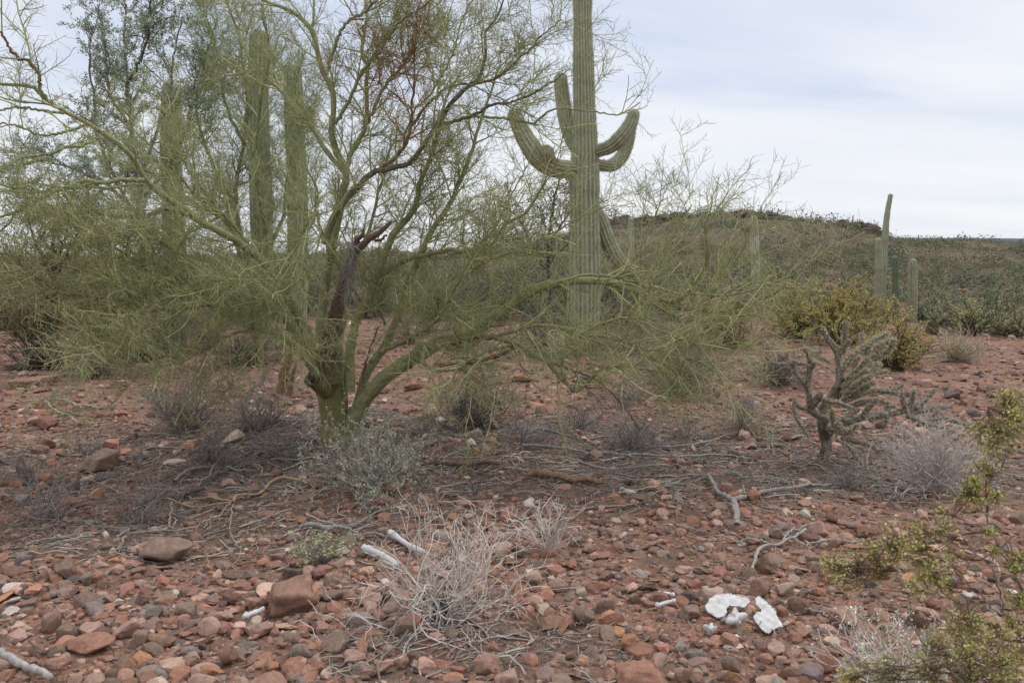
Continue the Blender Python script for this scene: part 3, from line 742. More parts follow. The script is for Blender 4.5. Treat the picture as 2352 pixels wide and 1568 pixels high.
     ([(430, 705), (370, 740), (300, 760), (240, 800), (190, 820)], -1.2, -2.2, 7, 3, G, dict(d1=8, up=0.02)),
     ([(330, 712), (260, 640), (190, 610), (110, 600), (40, 620)], -1.5, -2.2, 7, 3, G, dict(d1=9)),
     ([(640, 640), (560, 560), (500, 480), (440, 400), (400, 330), (380, 250)], 0.0, -0.2, 13, 4, G, dict(d1=7)),
     ([(590, 588), (520, 500), (450, 450), (414, 403), (396, 367), (350, 340), (300, 290)], -0.2, -0.8, 10, 3, G, dict(d1=7)),
     # pale hanging branches in front of the trunk
     ([(760, 600), (735, 520), (727, 485), (735, 520), (732, 560), (715, 600)], -0.7, -1.2, 8, 4, G, dict(d1=5, up=0.02, pale=1)),
     ([(727, 487), (700, 540), (670, 580), (640, 610), (600, 640)], -1.1, -1.4, 8, 3, G, dict(d1=6, up=0.02, pale=1)),
     ([(715, 600), (700, 650), (690, 640), (660, 660), (600, 650), (560, 655)], -1.2, -1.5, 5, 3, G, dict(d1=7, up=0.02, pale=1)),
     ([(725, 600), (680, 690), (690, 740), (680, 790), (690, 830)], -0.9, -1.2, 6, 3, G, dict(d1=4, up=0.02, pale=1, l1=(0.2, 0.5))),
     ([(700, 650), (650, 700), (640, 760), (660, 830)], -1.2, -1.3, 5, 3, G, dict(d1=8, up=0.02, pale=1)),
    ]
    crown, dcrown = MB(), MB()
    for pts, o0, o1, w0, w1, kind, op in LIMBS:
        op = dict(op)
        pp, rr = limb3(pts, YB+o0, YB+o1, w0*0.88, w1*0.9, 44, rng, 0.004)
        rr = rr*(1+0.05*rng.normal(size=44))
        for kn in range(int(rng.integers(1, 4))): rr = rr*(1+0.22*np.exp(-((np.arange(44)-rng.uniform(3, 42))/1.1)**2))
        col = {'g': GL, 'd': (0.115, 0.105, 0.08), 'r': (0.175, 0.10, 0.065)}[kind]
        if op.pop('pale', 0): col = (0.25, 0.265, 0.115)
        cg = np.tile(np.array(col, float), (44, 1))
        if kind != 'g': cg = np.array(GL)*0.8+(cg-np.array(GL)*0.8)*np.clip(np.arange(44)/11.0+0.15*rng.normal(size=44), 0, 1)[:, None]
        mb = MB(); mb.tubes(pp[None], rr[None], 10, cg[None], cap=True)
        mb.build('limb', M_LIMB if kind == 'g' else M_DEAD, root)
        tc = op.pop('col', 'g')
        tcol = {'g': GT, 'r': (0.22, 0.105, 0.055), 'd': (0.17, 0.145, 0.125)}[tc]
        op.setdefault('up', 0.1)
        if max(q[0] for q in pts) > 1200 and np.mean([q[1] for q in pts]) > 520:
            for kk, vv in (('d2', 6.0), ('d3', 9.0), ('wd', 0.95)): op.setdefault(kk, vv)
        grow(rng, pp[None], rr[None], crown if tc == 'g' else dcrown, tcol, **op)
    crown.build('crown', M_TWIG, root)['label'] = 'crown of fine green leafless twigs'
    dcrown.build('dead_branchlets', M_DRY, root)['label'] = 'reddish dead branchlets'
main_tree()

def back_tree():
    rng = np.random.default_rng(17)
    base = Gp(600, 838); Y = base[1]
    root = empty('palo_verde_tree', base, 'denser upright palo verde standing behind the wide one, against the left saguaros', 'tree')
    L = [([(600, 838), (590, 700), (560, 560), (540, 464), (547, 396), (562, 324), (570, 250), (560, 150), (545, 60)], 16, 4),
         ([(595, 720), (610, 560), (583, 396), (590, 313), (600, 220), (620, 120), (600, 20)], 12, 4),
         ([(540, 470), (500, 400), (470, 330), (450, 240), (470, 140), (500, 40)], 9, 3),
         ([(560, 600), (510, 500), (440, 470), (380, 420), (330, 390), (280, 370)], 10, 3),
         ([(600, 600), (650, 500), (660, 400), (690, 300), (680, 200), (700, 120)], 10, 3),
         ([(610, 640), (690, 540), (730, 450), (700, 380)], 8, 3),
         ([(560, 330), (520, 250), (510, 160), (480, 60), (440, -20)], 8, 3),
         ([(500, 500), (420, 540), (350, 560), (260, 540)], 8, 3)]
    mb = MB(); cr = MB()
    for i, (p, a, b) in enumerate(L):
        pp, rr = limb3(p, Y, Y+0.6*rng.normal(), a, b, 24, rng, 0.01)
        q = MB() if i else mb
        q.tubes(pp[None], rr[None], 8, np.array((0.14, 0.14, 0.06)), cap=True)
        q.build('limb' if i else 'trunk', M_LIMB, root)
        grow(rng, pp[None], rr[None], cr, (0.30, 0.33, 0.16), up=0.12, d1=5.2, d2=5.2, d3=8, l1=(0.5, 1.4), l2=(0.2, 0.6), l3=(0.08, 0.26), wd=1.3)
    cr.build('crown', M_TWIG, root)
back_tree()

def leafy_tree(base, name, label, limbs, Y, colbark, colleaf, leaf=0.03, d1=5, d2=7, nleaf=26, seed=1, spread=0.8, l1=(0.5, 1.3), l2=(0.2, 0.6), up=0.1):
    rng = np.random.default_rng(seed)
    root = empty(name, base, label, 'tree')
    cr = MB(); lf = MB()
    for i, (p, a, b) in enumerate(limbs):
        pp, rr = limb3(p, Y, Y+spread*rng.normal(), a, b, 22, rng, 0.012)
        q = MB(); q.tubes(pp[None], rr[None], 8, np.array(colbark), cap=True); q.build('limb' if i else 'trunk', M_DEAD, root)
        C1, R1, _ = spawn(rng, pp[None], rr[None], d1, 0.2, 1, l1[0], l1[1], 0.8, 8, up=up, wob=0.2, rmax=0.02, rtip=0.004)
        C2, R2, _ = spawn(rng, C1, R1, d2, 0.1, 1, l2[0], l2[1], 0.8, 6, up=up*0.5, wob=0.2, rmax=0.007, rtip=0.003)
        cr.tubes(C1, R1, 4, jit(rng, colbark, len(C1))); cr.tubes(C2, R2, 3, jit(rng, colbark, len(C2)))
        C3, R3, _ = spawn(rng, C2, R2, nleaf, 0.1, 1, leaf*0.3, leaf*1.8, 0.9, 2, wob=0.2, rmax=0.002, rtip=0.001)
        if len(C3):
            pt = np.repeat(C3[:, 1], 3, axis=0) + rng.normal(size=(len(C3)*3, 3))*leaf*0.6
            lf.leaves(pt, rng.normal(size=pt.shape)+np.array([0, 0, 0.3]), leaf*(0.7+0.7*rng.random(len(pt))), leaf*0.36, jit(rng, colleaf, len(pt), 0.06, 0.25), rng)
    cr.build('branches', M_DEAD, root); lf.build('foliage', M_LEAF, root)

YI = 14.0
leafy_tree(np.append(P(330, 700, YI)[:2], H(P(330, 700, YI)[0], YI)), 'ironwood_tree', 'tall grey-green ironwood with small leaves, its airy top against the sky', [
    ([(335, 745), (330, 640), (325, 520), (310, 400), (300, 280), (290, 180), (285, 80), (290, 10)], 18, 4),
    ([(330, 560), (280, 440), (230, 330), (215, 230), (205, 130), (215, 60)], 10, 3),
    ([(318, 420), (360, 300), (390, 220), (400, 120), (420, 40)], 9, 3),
    ([(300, 300), (250, 200), (240, 100), (225, 10)], 8, 3),
    ([(325, 500), (240, 420), (150, 380), (80, 370), (30, 400)], 9, 3),
    ([(330, 450), (390, 380), (430, 280), (450, 190), (470, 120)], 9, 3),
    ([(290, 200), (330, 120), (345, 40), (350, -40)], 7, 3),
    ([(330, 600), (220, 520), (120, 480), (60, 470)], 8, 3)], YI, (0.12, 0.105, 0.085), (0.32, 0.37, 0.265), 0.032, d1=8, d2=10, nleaf=54, seed=3)
YM = 19.0
leafy_tree(np.append(P(1260, 690, YM)[:2], H(P(1260, 690, YM)[0], YM)), 'mesquite_tree', 'dark feathery grey-green tree beside the tall saguaro stem', [
    ([(1262, 720), (1260, 620), (1262, 540), (1272, 470), (1285, 410)], 12, 4), ([(1260, 620), (1220, 560), (1190, 500), (1150, 470)], 8, 3),
    ([(1262, 560), (1300, 500), (1330, 460)], 7, 3), ([(1260, 600), (1300, 560), (1380, 500)], 7, 3)], YM, (0.09, 0.08, 0.065), (0.16, 0.18, 0.13), 0.05, d1=9, d2=8, nleaf=18, seed=8)
YD = 12.5
leafy_tree(np.append(P(120, 760, YD)[:2], H(P(120, 760, YD)[0], YD)), 'desert_hackberry', 'dark dense round-topped bush with wiry twigs at the frame side', [
    ([(125, 780), (125, 680), (120, 580), (130, 480), (135, 430)], 12, 4), ([(125, 650), (90, 580), (70, 520), (60, 470)], 8, 3),
    ([(125, 640), (160, 570), (190, 510), (205, 460)], 8, 3), ([(125, 620), (150, 540), (160, 470)], 8, 3), ([(125, 660), (60, 620), (10, 560)], 8, 3)], YD, (0.05, 0.045, 0.038), (0.10, 0.125, 0.065), 0.035, d1=13, d2=11, nleaf=20, seed=9, spread=0.5, l1=(0.3, 0.8), l2=(0.15, 0.4))

# ------------------------------------------------------------------ saguaros, barrel cactus
def sag_body(mb, sp, path, rad, ribs, rng, col, spines=0, sper=5, tipcol=(0.42, 0.37, 0.27), swl=0.25):
    K = len(path); per = 6; S = ribs*per
    T = np.gradient(path, axis=0); T /= np.linalg.norm(T, axis=1, keepdims=True)
    U = np.zeros_like(T); u = np.cross(T[0], [0.3, 1, 0.1]); u /= np.linalg.norm(u)
    for i in range(K):
        u = u - T[i]*np.dot(u, T[i]); u /= np.linalg.norm(u); U[i] = u
    W = np.cross(T, U)
    th = np.arange(S)*2*math.pi/S
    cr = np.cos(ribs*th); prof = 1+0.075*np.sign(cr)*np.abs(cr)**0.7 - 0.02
    crest = (cr > 0.8)
    ring = U[:, None]*np.cos(th)[None, :, None] + W[:, None]*np.sin(th)[None, :, None]
    # ribs wander and pinch a little along the stem
    wnd = 1+0.012*np.cumsum(rng.normal(size=(K, 1)), 0)/math.sqrt(K)*3 + 0.012*rng.normal(size=(K, 1)) + 0.02*np.sin(th*2+rng.uniform(0, 6))[None]*np.sin(np.arange(K)*0.31+rng.uniform(0, 6))[:, None] + 0.018*np.repeat(rng.normal(size=(1, ribs)), per, 1)
    V = path[:, None] + ring*(rad[:, None]*prof[None]*wnd)[:, :, None]
    idx = np.arange(K*S).reshape(K, S)
    a = idx[:-1]; b = np.roll(a, -1, 1); c = idx[1:]; d = np.roll(c, -1, 1)
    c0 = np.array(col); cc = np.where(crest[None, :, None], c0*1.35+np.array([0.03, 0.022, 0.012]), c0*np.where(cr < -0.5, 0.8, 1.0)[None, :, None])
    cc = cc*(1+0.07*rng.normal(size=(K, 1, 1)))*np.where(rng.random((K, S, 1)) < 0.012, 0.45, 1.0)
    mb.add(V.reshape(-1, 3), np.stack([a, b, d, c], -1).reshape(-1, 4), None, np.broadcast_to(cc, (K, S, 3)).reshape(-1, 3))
    if sp is not None and spines:
        ci = np.where(crest & (cr >= 0.999))[0]
        if len(ci) == 0: ci = np.arange(ribs)*per
        n = spines
        k = rng.random(n)*(K-1.01); i0 = k.astype(int); f = (k-i0)[:, None]; j = ci[rng.integers(len(ci), size=n)]
        p = V[i0, j]*(1-f)+V[i0+1, j]*f; nrm = ring[i0, j]
        # more spines, and paler, towards the tip
        for _ in range(sper):
            dv = nrm + 0.75*rng.normal(size=(n, 3)) + 0.35*T[i0]
            dv /= np.linalg.norm(dv, axis=1, keepdims=True)
            ln = (0.018+0.02*rng.random(n))[:, None]
            sp.tubes(np.stack([p, p+dv*ln], 1), np.tile([[0.0011, 0.0006]], (n, 1)), 3, jit(rng, tipcol, n, 0.05, 0.2))
def column(pts3, r0, rmid, rtip, K=40):
    pp = resample(pts3, K); s = np.linspace(0, 1, K)
    L = np.linalg.norm(np.diff(pp, axis=0), axis=1).sum()
    # finer rings near the domed tip
    tipf = min(0.4, 1.1*rtip/L)
    s2 = np.concatenate([np.linspace(0, 1-tipf, K-12, endpoint=False), 1-tipf+tipf*np.sin(np.linspace(0, math.pi/2, 12))])
    pp = np.stack([np.interp(s2, s, pp[:, i]) for i in range(3)], 1)
    body = np.interp(s2, [0, 0.5, 1], [r0, rmid, rtip])
    x = np.clip((s2-(1-tipf))/tipf, 0, 1)
    return pp, body*np.sqrt(np.maximum(1-x**2.2, 0.0004))
SG = (0.27, 0.275, 0.185)
def big_saguaro():
    rng = np.random.default_rng(31)
    Y = 15.0; b = P(1345, 700, Y); gz = float(H(b[0], Y)); base = np.array([b[0], Y, gz])
    root = empty('saguaro', base, 'tallest many-armed saguaro rising past the top of the frame', 'cactus')
    s = Y/F
    mb, sp = MB(), MB()
    path = [base-np.array([0, 0, 0.1]), P(1345, 640, Y), P(1344, 520, Y), P(1342, 440, Y), P(1344, 360, Y), P(1343, 300, Y), P(1341, 200, Y), P(1339, 100, Y), P(1338, 40, Y), P(1338, -60, Y), P(1339, -160, Y)]
    pp = resample(path, 90)
    vv = np.linspace(0, 1, 90); zz = pp[:, 2]
    zpx = np.array([P(1345, v, Y)[2] for v in (800, 640, 500, 380, 330, 200, 100, 40, 0, -100, -160)])
    rr = np.interp(zz, zpx, np.array([31, 34, 34, 32.5, 28, 24, 21.5, 20, 21, 19, 16])*s)
    rr = rr*(1+0.02*np.sin(zz*5.0))
    rr[-6:] *= np.array([0.97, 0.92, 0.82, 0.66, 0.42, 0.05])
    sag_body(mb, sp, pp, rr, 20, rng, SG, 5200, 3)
    mb.build('trunk', M_SAG, root)
    A = [([(1330, 388), (1300, 389), (1270, 385), (1240, 366), (1215, 332), (1195, 296), (1176, 252)], 17, 22, 14, -0.4),
         ([(1262, 378), (1258, 360), (1254, 335)], 12, 14, 13, -0.55),
         ([(1336, 355), (1318, 332), (1303, 290), (1293, 230), (1286, 170)], 12, 16.5, 14, 0.25),
         ([(1355, 352), (1378, 346), (1405, 335), (1430, 312), (1448, 285), (1459, 253)], 11, 16, 12, -0.35),
         ([(1358, 374), (1388, 381), (1410, 378), (1430, 357), (1443, 325), (1451, 285)], 11, 15, 11, 0.45),
         ([(1362, 480), (1378, 505), (1395, 550), (1415, 590), (1440, 616), (1478, 632)], 16, 18, 13, 0.15)]
    for pts, w0, wm, w1, dy in A:
        am = MB()
        n = len(pts)
        p3 = [P(u, v, Y+dy*min(1, i/(n-1)*1.6)) for i, (u, v) in enumerate(pts)]
        pp, rr = column(np.array(p3), w0*s, wm*s, w1*s, 46)
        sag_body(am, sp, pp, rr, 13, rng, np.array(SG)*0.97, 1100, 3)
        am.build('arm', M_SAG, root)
    sp.build('spines', M_SPINE, root, smooth=False)
big_saguaro()
def saguaro(pts, Y, w, label, group, ribs=15, spines=900, extra=(), lean=None, wtip=None, col=SG):
    rng = np.random.default_rng(int(pts[0][0]*7+pts[-1][1]))
    b = P(*pts[0], Y); base = np.array([b[0], Y, float(H(b[0], Y))])
    root = empty('saguaro', base, label, 'cactus', group)
    s = Y/F; p3 = np.array([base-np.array([0, 0, 0.1])]+[P(u, v, Y) for u, v in pts[1:]])
    mb, sp = MB(), MB()
    pp, rr = column(p3, w*0.5*s*0.9, w*0.5*s, (wtip or w*0.85)*0.5*s, 44)
    sag_body(mb, sp, pp, rr, ribs, rng, col, spines, 2)
    mb.build('trunk', M_SAG, root)
    for (ep, ew) in extra:
        am = MB(); p3 = np.array([P(u, v, Y) for u, v in ep]); pp, rr = column(p3, ew*0.5*s*0.8, ew*0.5*s, ew*0.42*s, 30)
        sag_body(am, sp, pp, rr, 11, rng, col, spines//3, 2); am.build('arm', M_SAG, root)
    if sp.n: sp.build('spines', M_SPINE, root, smooth=False)
gl = 'saguaros behind the palo verdes'
saguaro([(404, 700), (398, 500), (391, 330), (395, 187)], 15.5, 46, 'saguaro column seen through the ironwood foliage', gl)
saguaro([(604, 720), (600, 450), (592, 250), (597, 70)], 16.0, 48, 'tallest saguaro column behind the palo verde twigs', gl)
saguaro([(680, 720), (684, 480), (677, 300), (672, 150)], 16.4, 45, 'shorter round-topped saguaro column nearest the palo verde limbs', gl)
gr = 'saguaro cluster above the olive creosote'
saguaro([(2020, 735), (2026, 650), (2029, 590), (2033, 540), (2038, 490), (2046, 446)], 24.0, 17, 'tallest saguaro of the cluster with a bent tip', gr, 12, 500, [([(2030, 622), (2040, 620), (2052, 617)], 5)], wtip=9)
saguaro([(2018, 735), (2018, 660), (2018, 600), (2017, 546)], 23.5, 16, 'pale straight saguaro hugging the bent-tipped one', gr, 12, 400)
saguaro([(2058, 735), (2057, 690), (2056, 640), (2055, 588)], 23.0, 15, 'shorter dark green saguaro in the cluster', gr, 12, 400, col=(0.10, 0.135, 0.085))
saguaro([(2097, 740), (2098, 690), (2098, 640), (2098, 594)], 23.4, 17, 'stout saguaro standing apart at the edge of the cluster', gr, 12, 400, [([(2096, 720), (2089, 680), (2089, 640), (2090, 600)], 8)])
gh = 'single saguaros on the hillside'
saguaro([(1738, 690), (1736, 620), (1733, 560), (1731, 495)], 34.0, 19, 'slender saguaro standing against the middle of the mesa slope', gh, 12, 200, col=(0.36, 0.37, 0.27))
saguaro([(1450, 620), (1450, 570), (1449, 530), (1449, 498)], 60.0, 14, 'grey saguaro on the slope just beyond the tall many-armed one', gh, 10, 0, col=(0.30, 0.31, 0.23))
saguaro([(1702, 680), (1701, 640), (1700, 610), (1700, 577)], 40.0, 9, 'small saguaro beside the slender one on the slope', gh, 10, 0)
saguaro([(1998, 700), (1990, 690), (1986, 680), (1984, 655)], 30.0, 8, 'low stub saguaro among the creosote tops', gh, 10, 0)
saguaro([(2252, 715), (2253, 705), (2253, 698), (2253, 688)], 34.0, 8, 'tiny pale-topped saguaro among the green shrubs', gh, 10, 0)
rr_ = np.random.default_rng(4)
RS = [(1764, 503, 14, 'thin saguaro on the mesa rim nearest the rim boulders'), (1838, 514, 16, None), (1862, 517, 22, None), (1882, 517, 17, None), (1958, 522, 20, 'thin saguaro alone above the low rim cliff'),
      (2109, 554, 17, 'thin saguaro on the sinking end of the ridge'), (2138, 557, 9, None), (2146, 557, 7, None), (2230, 559, 6, None), (2290, 560, 5, None)]
for u, v, h, l in RS:
    x = P(u, v, 139.0)[0]; z = float(H(x, 139.0)); s = 139.0/F
    mb = MB(); pp, rr = column(np.array([(x, 139, z-0.5), (x, 139, z+h*0.5*s), (x+0.05, 139, z+h*s)]), 2.2*s*0.6, 2.2*s*0.6, 2.0*s*0.6, 20)
    sag_body(mb, None, pp, rr, 8, rr_, (0.09, 0.10, 0.07))
    o = mb.build('saguaro', M_SAG)
    tag(o, l or 'tiny distant saguaro sticking up along the ridge line', 'cactus', 'distant saguaros on the ridge line')

def barrel():
    rng = np.random.default_rng(77)
    b = Gp(2140, 768); root = empty('barrel_cactus', b, 'squat barrel cactus with pinkish woolly top on the open slope', 'cactus')
    s = b[1]/F; h = 34*s; mb, sp = MB(), MB()
    t = np.linspace(0, 1, 26); path = np.stack([np.full(26, b[0]), np.full(26, b[1]), b[2]-0.03+(h+0.03)*np.sin(t*math.pi/2)], 1)
    rad = 11*s*np.sqrt(np.maximum(1-(np.sin(t*math.pi/2)*1.0-0.35)**2/0.43, 0.0005))*np.where(t < 0.02, 0.9, 1)
    sag_body(mb, sp, path, rad, 18, rng, (0.10, 0.10, 0.07), 1300, 4, (0.36, 0.23, 0.18))
    mb.build('body', M_SAG, root); sp.build('spines', M_SPINE, root, smooth=False)
barrel()

# ------------------------------------------------------------------ cholla
def cholla():
    rng = np.random.default_rng(41)
    base = Gp(1890, 1060); Y = base[1]
    root = empty('cholla', base, 'branching cholla cactus with knobbly grey-green stems and golden spines', 'cactus')
    q = lambda p: [(1505+.36*x, 705.6+.36*y) for x, y in p]
    S = [([(1070, 985), (1092, 880), (1075, 800), (1060, 700), (1075, 640), (1130, 560), (1180, 470), (1190, 400)], 0, 0.05, 54, 36, 0),
         ([(1180, 470), (1165, 320), (1150, 270), (1100, 200), (1065, 125)], 0.05, 0.1, 36, 24, 0), ([(1165, 310), (1210, 250), (1245, 205)], 0.07, 0, 30, 26, .3), ([(1195, 300), (1210, 180), (1215, 85)], 0.1, 0.05, 28, 26, 0.6),
         ([(1190, 400), (1260, 310), (1340, 250), (1420, 200), (1492, 160)], 0.05, 0.2, 34, 34, 0.9), ([(1210, 470), (1300, 400), (1360, 330), (1400, 250), (1522, 205)], 0.0, 0.15, 36, 36, 1), ([(1190, 520), (1280, 450), (1360, 395)], 0, -0.1, 34, 30, .4),
         ([(1380, 335), (1440, 310), (1500, 260), (1525, 200)], 0.1, 0.0, 32, 34, 1), ([(1200, 560), (1300, 480), (1390, 435)], -0.02, -0.2, 34, 30, .6), ([(1310, 250), (1318, 200), (1320, 160)], 0.2, 0.25, 26, 24, .8),
         ([(1360, 330), (1345, 260), (1330, 215)], 0.1, 0.2, 26, 26, 0.8), ([(1370, 440), (1400, 390), (1410, 350)], -0.1, -0.05, 28, 28, .8), ([(1280, 450), (1275, 390), (1280, 335)], 0, 0.1, 28, 26, .4),
         ([(1230, 540), (1290, 520), (1340, 490), (1400, 480)], -0.05, 0.15, 30, 28, .3), ([(1150, 580), (1220, 500), (1270, 420), (1340, 350)], 0.08, 0.35, 34, 30, .7), ([(1240, 500), (1330, 430), (1380, 400), (1440, 360)], 0.1, 0.3, 32, 30, 0.9),
         ([(1100, 720), (1040, 690), (990, 645), (1030, 590), (1068, 540)], -0.05, -0.25, 36, 34, 0), ([(990, 640), (980, 560), (970, 500), (985, 400), (975, 280), (940, 258)], -0.15, -0.3, 30, 24, 0), ([(970, 510), (930, 470), (900, 420), (882, 342)], -0.2, -0.1, 26, 24, 0),
         ([(985, 395), (1025, 352)], -0.25, -0.3, 22, 22, .2), ([(882, 345), (800, 365), (740, 345), (703, 312)], -0.12, -0.1, 20, 14, 0), ([(885, 350), (930, 358), (1000, 362)], -0.12, 0.0, 18, 14, 0), ([(975, 285), (1060, 325), (1112, 352)], -0.28, -0.15, 22, 18, 0.2), ([(950, 272), (1010, 288), (1065, 280)], -0.3, -0.2, 20, 16, .2),
         ([(990, 650), (920, 640), (885, 595)], -0.15, -0.2, 22, 16, 0), ([(1060, 588), (1120, 600), (1180, 612), (1272, 652)], -0.25, -0.4, 24, 20, 0.1),
         ([(1100, 800), (1200, 740), (1330, 700), (1460, 685), (1560, 665), (1612, 672)], -0.05, -0.2, 42, 36, 0.1), ([(1610, 672), (1582, 600), (1575, 540)], -0.2, -0.25, 28, 24, .1), ([(1612, 665), (1640, 590), (1650, 530)], -0.2, -0.2, 28, 22, .1), ([(1660, 645), (1730, 580), (1790, 520)], -0.2, -0.1, 30, 22, .1),
         ([(1610, 672), (1700, 660), (1800, 640), (1872, 632)], -0.2, -0.15, 32, 28, .1), ([(1600, 690), (1720, 720), (1850, 710), (1960, 740), (2004, 756)], -0.22, -0.3, 28, 18, .1), ([(1640, 700), (1760, 750), (1860, 775), (1925, 798)], -0.24, -0.45, 24, 18, .1), ([(1840, 712), (1900, 690)], -0.28, -0.2, 20, 18, .1),
         ([(1200, 600), (1300, 560), (1400, 530), (1500, 540), (1562, 552)], 0.0, 0.2, 30, 24, 0.2), ([(1480, 535), (1530, 520), (1582, 492)], 0.15, 0.25, 22, 20, .1), ([(1330, 680), (1380, 620), (1422, 580)], -0.15, -0.2, 26, 22, .2), ([(1230, 640), (1350, 600), (1450, 600), (1535, 642)], 0.05, 0.1, 28, 22, .2),
         ([(1200, 730), (1250, 680), (1300, 650)], -0.1, 0.0, 30, 24, .1), ([(1145, 760), (1128, 700), (1132, 650)], -0.2, -0.25, 34, 28, 1), ([(1150, 790), (1220, 800), (1302, 748)], -0.2, -0.3, 30, 30, 1), ([(1160, 740), (1180, 770), (1220, 790)], -0.2, -0.25, 30, 26, 1), ([(1470, 690), (1475, 720), (1465, 755)], -0.2, -0.2, 22, 18, .1), ([(1330, 705), (1390, 700), (1370, 730)], -0.2, -0.2, 24, 18, .1), ([(1475, 680), (1478, 640), (1482, 600)], -0.1, -0.1, 22, 20, .4),
         ([(1190, 830), (1300, 860), (1390, 890), (1435, 938)], -0.15, -0.35, 28, 22, .1), ([(1230, 870), (1290, 960), (1330, 1020), (1340, 1100), (1378, 1142)], -0.2, -0.6, 26, 20, .2), ([(1330, 1020), (1370, 1080), (1442, 1106)], -0.5, -0.6, 22, 16, .1), ([(1092, 860), (1100, 960), (1110, 985)], -0.15, -0.2, 24, 18, .1), ([(1338, 940), (1342, 990), (1340, 1040)], -.5, -.6, 18, 14, .2),
         ([(885, 600), (890, 680), (920, 740), (982, 832)], -0.25, -0.3, 16, 14, 0)]
    r2 = np.random.default_rng(42)
    for _ in range(7):
        x0, y0_ = r2.uniform(1190, 1340), r2.uniform(380, 600); a_ = r2.uniform(-1.15, -0.25); l_ = r2.uniform(90, 230)
        S.append(([(x0, y0_), (x0+0.5*l_*math.cos(a_)+r2.normal()*8, y0_+0.5*l_*math.sin(a_)+r2.normal()*8), (x0+l_*math.cos(a_), y0_+l_*math.sin(a_))], r2.uniform(-.1, .2), r2.uniform(-.2, .4), 30, 27, float(np.clip((x0+l_-1280)/180, 0.1, 1))))
    sp = MB()
    for i, (pts, y0, y1, w0, w1, gold) in enumerate(S):
        K = 40
        pp, rr = limb3(q(pts), Y+y0, Y+y1, w0*(.5-.10*gold), w1*(.5-.10*gold), K, rng, 0.002)
        L = np.linalg.norm(np.diff(pp, axis=0), axis=1).sum()
        rr[-4:] *= np.array([0.97, 0.85, 0.62, 0.15])
        sides = 12; T = np.gradient(pp, axis=0); T /= np.linalg.norm(T, axis=1, keepdims=True)
        ref = np.array([0.35, 0.8, 0.2]); U = np.cross(T, ref); U /= np.linalg.norm(U, axis=1, keepdims=True); W = np.cross(T, U)
        th = np.arange(sides)*2*math.pi/sides
        sgrid = np.linspace(0, L, K)[:, None]
        tub = np.sin(5*th[None]/1.0+sgrid*130)*np.sin(sgrid*150-th[None]*3)
        rad = rr[:, None]*(0.92+0.16*tub)
        ring = U[:, None]*np.cos(th)[None, :, None]+W[:, None]*np.sin(th)[None, :, None]
        V = pp[:, None]+ring*rad[:, :, None]
        idx = np.arange(K*sides).reshape(K, sides); a = idx[:-1]; b = np.roll(a, -1, 1); c = idx[1:]; d = np.roll(c, -1, 1)
        basec = np.array((0.22, 0.195, 0.135)) if i else np.array((0.17, 0.14, 0.10))
        if gold < 0.15 and i: basec = np.array((0.235, 0.205, 0.155))
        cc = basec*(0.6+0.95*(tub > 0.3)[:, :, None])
        mb = MB(); mb.add(V.reshape(-1, 3), np.stack([a, b, d, c], -1).reshape(-1, 4), None, cc.reshape(-1, 3))
        mb.build('stem' if i else 'trunk', M_CHOLLA, root)
        n = int(L*(900+700*gold))
        if n:
            k = rng.integers(K, size=n); j = rng.integers(sides, size=n)
            dv = ring[k, j]+0.6*rng.normal(size=(n, 3)); dv /= np.linalg.norm(dv, axis=1, keepdims=True)
            ln = (0.010+0.016*rng.random(n))[:, None]
            sp.tubes(np.stack([V[k, j], V[k, j]+dv*ln], 1), np.tile([[0.0008, 0.0005]], (n, 1)), 3, jit(rng, (0.66, 0.54, 0.36) if gold > .3 else (0.50, 0.43, 0.33), n, 0.05, 0.2))
    sp.build('spines', M_SPINE, root, smooth=False)
cholla()

